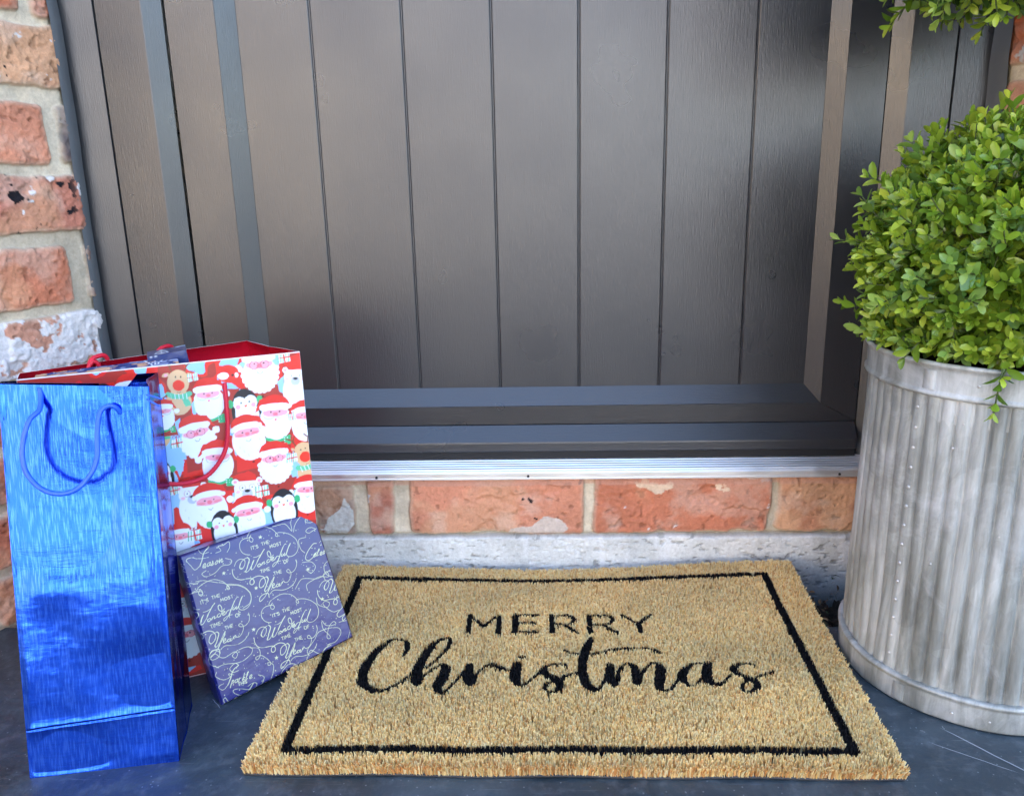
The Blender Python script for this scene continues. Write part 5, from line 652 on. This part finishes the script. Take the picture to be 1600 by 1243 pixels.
N_ = len(P); P2 = P.copy(); P2[:, 2] -= .18; F = np.vstack([gridF(nx_, 60), gridF(nx_, 60, True)+N_]); bd = np.r_[np.arange(nx_), np.arange(1, 60)*nx_+nx_-1, np.arange(nx_-2, -1, -1)+59*nx_, np.arange(58, 0, -1)*nx_]; F = np.vstack([F, np.stack([bd, bd+N_, np.roll(bd, -1)+N_, np.roll(bd, -1)], -1)])
mesh_obj('paper', np.vstack([P, P2]), F, M_giftprint, pj, True, colors=np.vstack([cu, cu]))
# ================================================================= BLUE FOIL BAG
TLb, TRb, BRb, BLb = [np.array(a) for a in BLUE]; kTL, kTR, kBR = [np.array(a) for a in BLUEB]; kBL = BLb+(kBR-BRb)
bb = empty('blue_foil_bag', tuple(BLb), label='shiny blue foil bottle bag with a cord handle, nearest the left edge', cat='gift bag')
n1, n2 = 200, 460; u, v = np.meshgrid(np.linspace(0, 1, n1), np.linspace(0, 1, n2)); uf, vf = u.ravel(), v.ravel(); u1, v1 = uf[:, None], vf[:, None]
P = TLb*(1-u1)*(1-v1)+TRb*u1*(1-v1)+BRb*u1*v1+BLb*(1-u1)*v1; nb = np.cross(BLb-TLb, TRb-TLb); nb /= np.linalg.norm(nb); nb = nb if nb[1] < 0 else -nb
cr = .872-.02*uf; dep = .0085*(fbm(uf*.125, vf*.34, 13, 2, 5)-.5)+.0004*(fbm(uf*.08, vf*.34, 70, 3, 6)-.5)*sst(.35, .5, vf)+.0016*np.exp(-np.abs(vf-cr)/.02)*(1-.3*uf)-.0012*np.exp(-((vf-cr-.004)/.002)**2); dep *= sst(0, .05, np.minimum(uf, 1-uf))*.85+.15; dep *= sst(1., .97, vf)
dep = np.maximum(dep, -.0006)+.0006; P = P+nb*dep[:, None]; uvs = np.c_[uf*.125, vf*.34]
mesh_obj('front_panel', P, gridF(n1, n2, True), M_foil, bb, True, uv=uvs)
FM = [M_foil, M_foil_in, M_foil_in]
sheet('lining', (TRb-nb*.0010, TLb-nb*.0010, BLb-nb*.0014+[0, 0, .0005], BRb-nb*.0014+[0, 0, .0005]), [M_foil_in]*3, bb, crum=0)
mT, mBt = (TRb+kTR)/2+np.array([-.006, 0, 0]), (BRb+kBR)/2+np.array([.001, 0, 0])
FG = [M_foil, M_foil, M_foil]
sheet('side_gusset', (mT, TRb-nb*.0006, BRb-nb*.0006, mBt), FG, bb, 20, 60, .0012, seed=2); sheet('side_gusset', (kTR, mT, mBt, kBR), FG, bb, 20, 60, .0012, seed=3)
sheet('side_gusset', (TLb-nb*.0006, kTL, kBL, BLb-nb*.0006), FG, bb, 10, 40, 0)
sheet('back_panel', (kTL, kTR, kBR, kBL), [M_foil, M_foil, M_foil], bb, 20, 40, .002); sheet('bottom_panel', (BLb+[0, 0, .0008], BRb+[0, 0, .0008], kBR+[0, 0, .0008], kBL+[0, 0, .0008]), [M_foil_in]*3, bb, 4, 4, 0)
# turned-in cuff strip hanging loose inside the mouth
sheet('inner_flap', (TLb-nb*.004+[0, 0, .001], TLb*.35+TRb*.65-nb*.006+[0, 0, .002], TLb*.35+TRb*.65-nb*.006-[0, 0, .03], TLb-nb*.004-[0, 0, .03]), FG, bb, 12, 8, .001)
v_, f_ = tube(BLROPE, .0020, 12, 10, 4, .008); mesh_obj('handle', v_, f_, M_bluecord, bb, True)
q = [np.array(p) for p in BLTIE]
v_, f_ = tube([q[0]+nb*.002, q[1]+nb*.002], .0008, 6, 4); v2, f2 = tube([q[2]+nb*.002, q[3]+nb*.002], .0008, 6, 4); mesh_obj('tie', np.vstack([v_, v2]), f_+[tuple(i+len(v_) for i in f) for f in f2], M_bluecord, bb, True)
kh = [kTL*(1-t_)+kTR*t_+np.array([0, dy_, dz_]) for t_, dy_, dz_ in ((.3, -.002, -.03), (.3, -.004, -.012), (.34, -.008, -.03), (.5, -.010, -.07), (.66, -.008, -.03), (.7, -.004, -.012), (.7, -.002, -.03))]
v_, f_ = tube(kh, .0020, 10, 8, 4, .008); mesh_obj('handle', v_, f_, M_bluecord, bb, True)
# ================================================================= PLANTER
PX, PY = .4385, .771
pl = empty('planter', (PX, PY, 0), label='fluted galvanised metal planter with banded rim beside the mat', cat='planter')
def lathe(name, prof, mat, nt=256, flute=None, parent=pl):
    a = np.linspace(0, 2*np.pi, nt, endpoint=False); V = []
    for r, z in prof:
        rr_ = np.full(nt, r)+(flute(a, z) if flute else 0); V.append(np.c_[PX+rr_*np.cos(a), PY+rr_*np.sin(a), np.full(nt, z)])
    V = np.concatenate(V); F = []
    i = np.arange(nt); j = (i+1) % nt; F = np.concatenate([np.stack([k*nt+i, k*nt+j, (k+1)*nt+j, (k+1)*nt+i], -1) for k in range(len(prof)-1)]); return mesh_obj(name, V, F, mat, parent, True)
NF = 56
def flu(a, z):
    w = np.abs(np.sin(NF*a/2+.3)); k = -.0042*(1-w)**2.6+.0006*w**4; dent = .0016*(fbm(np.cos(a)*.6+3, np.sin(a)*.6+z*2.4, 4, 3, 8)-.5)*2; return k*np.clip((z-.024)/.01, 0, 1)*np.clip((.312-z)/.006, 0, 1)+dent
lathe('fluted_body', [(.1212-.0020*t_, .022+.290*t_) for t_ in np.linspace(0, 1, 60)], M_zinc, 56*14, flu)
dent = lambda a, z: .0012*(fbm(np.cos(a)+3, np.sin(a)+z, 3, 3, 9)-.5)*2
tb = [(r-.0024, z-.0075) for r, z in [(.1222, .3125), (.1245, .3125), (.1256, .314), (.1256, .3160), (.1242, .3172), (.1238, .319), (.1240, .335), (.1248, .3385), (.1262, .3395), (.1270, .3412), (.1262, .3430), (.1245, .3436), (.1225, .3430), (.1215, .341), (.1205, .330), (.1200, .29)]]
lathe('top_band', tb, M_zinc, 256, dent)
bt = [(r-.0052, z) for r, z in [(.10, .0015), (.1295, .0015), (.1305, .0035), (.1303, .022), (.1300, .0245), (.1316, .0258), (.1322, .0275), (.1314, .0292), (.1290, .0300), (.1262, .0296)]]
lathe('bottom_band', bt, M_zinc, 256, dent)
def seam(ang, z0, z1, r):
    V = [];
    for z in np.linspace(z0, z1, 6):
        for da, dr_ in ((-.045, 0), (-.045, .0009), (.0, .0010), (.045, .0009), (.045, 0)): a = ang+da; V.append((PX+(r+dr_)*math.cos(a), PY+(r+dr_)*math.sin(a), z))
    F = [(i*5+j, i*5+j+1, i*5+j+6, i*5+j+5) for i in range(5) for j in range(4)]; return V, F
v_, f_ = seam(R_(213), .311, .328, .1219); mesh_obj('band_overlap', v_, f_, M_zinc, pl, True); v_, f_ = seam(R_(216), .0045, .022, .1256); mesh_obj('band_overlap', v_, f_, M_zinc, pl, True)
a = np.linspace(0, 2*np.pi, 8, endpoint=False)
def rivet(ang, z, r, s=.0017):
    o_ = np.array([PX+r*math.cos(ang), PY+r*math.sin(ang), z]); n = np.array([math.cos(ang), math.sin(ang), 0]); t1 = np.array([-n[1], n[0], 0]); V = []
    for rr_, h_ in ((1, 0), (.8, .5), (.4, .8)):
        for q_ in a: V.append(o_+s*rr_*(t1*math.cos(q_)+np.array([0, 0, 1])*math.sin(q_))+n*h_*s*.8)
    return V, [(i*8+j, i*8+(j+1) % 8, i*8+8+(j+1) % 8, i*8+8+j) for i in range(2) for j in range(8)]+[tuple(range(16, 24))]
for i in range(14):
    z = .045+i*.0190; v_, f_ = rivet(R_(208.5), z, .1212-.0020*(z-.022)/.29+.0008, .0019); mesh_obj('rivet', v_, f_, M_rust, pl, True)
for g_, z, r in ((232, .320, .1217), (250, .298, .1194), (246, .19, .1200), (228, .285, .1196), (225, .262, .1196), (238, .012, .1252), (252, .012, .1252), (222, .15, .1203)):
    v_, f_ = rivet(R_(g_), z, r, .0014); mesh_obj('rivet', v_, f_, M_rust, pl, True)
# ================================================================= TOPIARY
tp = empty('topiary_plant', (PX, PY, .31), label='potted boxwood topiary of two leafy green balls on one stem', cat='plant')
v_, f_ = tube([(PX, PY, .26), (PX+.004, PY, .42), (PX-.003, PY+.003, .58), (PX, PY, .68), (PX, PY, .80)], .011, 12, 6); mesh_obj('trunk', v_, f_, M_bark, tp, True)
def soilcap(u, v): th_ = u*2*np.pi; r = v*.1175; return np.c_[PX+r*np.cos(th_), PY+r*np.sin(th_), .312+.008*fbm(r*np.cos(th_), r*np.sin(th_), 40, 3)]
plane_grid('moss_top', soilcap, 48, 12, M_soil, parent=tp)
LU = np.array([0, .22, .55, .85, 1.]); LW = np.array([.10, .62, 1.0, .72, .08])
def foliage(name, ctr, rad, nspr, seed, extra=(), zmin=0):
    rg = np.random.default_rng(seed); LV = []; LC = []; SV = []; SF = []; ns = 0
    sprigs = []
    for i in range(nspr):
        d = rg.normal(size=3); d /= np.linalg.norm(d); inner = rg.random() < .30; R0 = rg.uniform(.45, .72) if inner else rg.uniform(.74, .9); R1 = R0+.16 if inner else rg.uniform(.86, .99)
        if rg.random() < .05 and not inner: R1 += .10
        if ctr[2]+d[2]*rad[2]*.95 < zmin: continue
        t = rg.normal(size=3)*.09; p0 = ctr+d*rad*R0; p1 = ctr+(d+t)*rad*R1+[0, 0, .006]; sprigs.append((p0, p1, inner))
    for e in extra: sprigs.append((np.array(e[0]), np.array(e[1]), False))
    for p0, p1, inner in sprigs:
        ax_ = p1-p0; L = np.linalg.norm(ax_); ax_ /= L; n_ = np.cross(ax_, rg.normal(size=3)); n_ /= np.linalg.norm(n_); hue = rg.random(); bend = rg.normal(size=3)*L*.12; npair = max(3, int(L/.0080))
        pts = [p0+ax_*L*f+bend*math.sin(math.pi*f)*.6 for f in (0, .35, .7, 1)]; v_, f_ = tube(pts, .0007, 4, 2, caps=False); SF += [tuple(i_+ns for i_ in f) for f in f_]; SV += list(v_); ns += len(v_)
        for k in range(npair+1):
            f = (k+.6)/(npair+.6); c0 = p0+ax_*L*f+bend*math.sin(math.pi*f)*.6; m_ = 2 if k < npair else 3
            for q_ in range(m_):
                an_ = k*1.57+q_*(2*math.pi/m_)+rg.normal()*.35; side = n_*math.cos(an_)+np.cross(ax_, n_)*math.sin(an_); open_ = rg.uniform(.55, 1.05) if k < npair else rg.uniform(.25, .7)
                dr_ = ax_*math.cos(open_)+side*math.sin(open_)+np.array([0, 0, .12]); dr_ /= np.linalg.norm(dr_); nu = ax_*math.sin(open_)-side*math.cos(open_); nu /= np.linalg.norm(nu); nu -= dr_*(nu@dr_); wd = np.cross(dr_, nu); wd += nu*rg.normal()*.25; wd /= np.linalg.norm(wd)
                LL = rg.uniform(.0105, .0172)*(.72 if k == npair else 1); WW = LL*rg.uniform(.22, .29); curl = rg.uniform(-.10, .30)
                c_ = c0[None]+dr_*(LU*LL)[:, None]-nu*(curl*LL*LU**2)[:, None]
                V = np.stack([c_-wd*(LW*WW)[:, None]+nu*(.36*WW*LW)[:, None], c_, c_+wd*(LW*WW)[:, None]+nu*(.36*WW*LW)[:, None]], 1).reshape(-1, 3); LV.append(V)
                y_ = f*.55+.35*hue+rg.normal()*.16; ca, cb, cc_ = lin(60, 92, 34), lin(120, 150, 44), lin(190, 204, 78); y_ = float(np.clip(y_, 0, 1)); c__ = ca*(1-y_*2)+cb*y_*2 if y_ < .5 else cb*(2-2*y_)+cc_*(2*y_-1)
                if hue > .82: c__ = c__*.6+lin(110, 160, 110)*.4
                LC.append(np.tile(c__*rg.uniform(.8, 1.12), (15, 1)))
    LV = np.concatenate(LV); n = len(LV)//15; b = np.arange(n)[:, None]*15; F = np.concatenate([b+[3*i+j, 3*i+j+1, 3*i+j+4, 3*i+j+3] for i in range(4) for j in range(2)])
    mesh_obj(name, LV, F, M_leaf, tp, True, colors=np.concatenate(LC)); mesh_obj('twigs', SV, SF, M_twig, tp, True)
ex = []
for a0, a1, dz in ((205, 206, .03), (225, 226, .02), (200, 198, .0), (240, 240, .012), (255, 255, .01), (215, 214, .0)):
    pass
hang = np.array([PX-.064, PY-.106, .346])
_r = np.random.default_rng(77)
ex = [(np.array([PX+.085*math.cos(q_), PY+.085*math.sin(q_), .345]), np.array([PX+(.120+.008*_r.random())*math.cos(q_), PY+(.120+.008*_r.random())*math.sin(q_), .343+.014*_r.random()])) for q_ in np.linspace(0, 6.25, 95)]
ex += [(hang+[.0, .02, .0], hang+[-.008, -.016, -.012]), (hang+[-.006, -.012, -.006], hang+[-.013, -.020, -.040]), (np.array([PX-.098, PY-.05, .36]), np.array([PX-.124, PY-.062, .338]))]
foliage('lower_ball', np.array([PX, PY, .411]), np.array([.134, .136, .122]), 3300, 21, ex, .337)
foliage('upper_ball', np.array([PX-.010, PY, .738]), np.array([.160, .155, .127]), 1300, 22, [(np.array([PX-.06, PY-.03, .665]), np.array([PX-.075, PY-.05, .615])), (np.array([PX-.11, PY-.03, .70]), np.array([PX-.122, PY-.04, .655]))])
# ================================================================= ACROSS THE DRIVE (seen only as reflections in the door)
gw = empty('reflector_wall', (-3.4, -4, -.1), label='unseen sunlit brick wall added left of the drive for the door reflections', cat='wall')  # wall added out of view for a warm reflection in the left-facing bevels
mb = MB(); mb.box(-3.7, -9.5, -.1, -3.4, .2, 2.1); mb.build('brickwork', [M_stonebrick], gw); mb = MB(); mb.box(-3.75, -9.55, 2.103, -3.35, .25, 2.17, 0, .01); mb.build('coping', [M_frame], gw)
oh = empty('opposite_house', (0, -10, -.1), label='pale brick house across the drive', cat='house')
mb = MB(); mb.box(-6.5, -14, -.1, 3.5, -9.6, 4.6); mb.build('walls', [M_render], oh)
mb = MB(); mb.add([(-7, -9.2, 4.6), (4, -9.2, 4.6), (4, -11.8, 6.6), (-7, -11.8, 6.6), (-7, -14.4, 4.6), (4, -14.4, 4.6)], [(1, 0, 3, 2), (2, 3, 4, 5), (3, 0, 4), (1, 2, 5), (0, 1, 5, 4)]); mb.build('roof', [M_tile], oh)
for x in (-5.2, -2.4, 1.4):
    for z in (.9, 3.0):
        mb = MB(); mb.box(x-.6, -9.6, z, x+.6, -9.56, z+1.1); w_ = mb.build('window', [M_glass], oh); mb = MB()
        for q_ in (x-.64, x-.03, x+.58): mb.box(q_, -9.55, z-.05, q_+.06, -9.52, z+1.15)
        f_o = mb.build('window_frame', [M_frame], None); f_o.parent = w_; f_o.matrix_parent_inverse = w_.matrix_world.inverted()
mb = MB(); mb.box(-.9, -9.6, -.1, .1, -9.55, 2.0, 0, .01); mb.build('door', [M_doorV], oh)
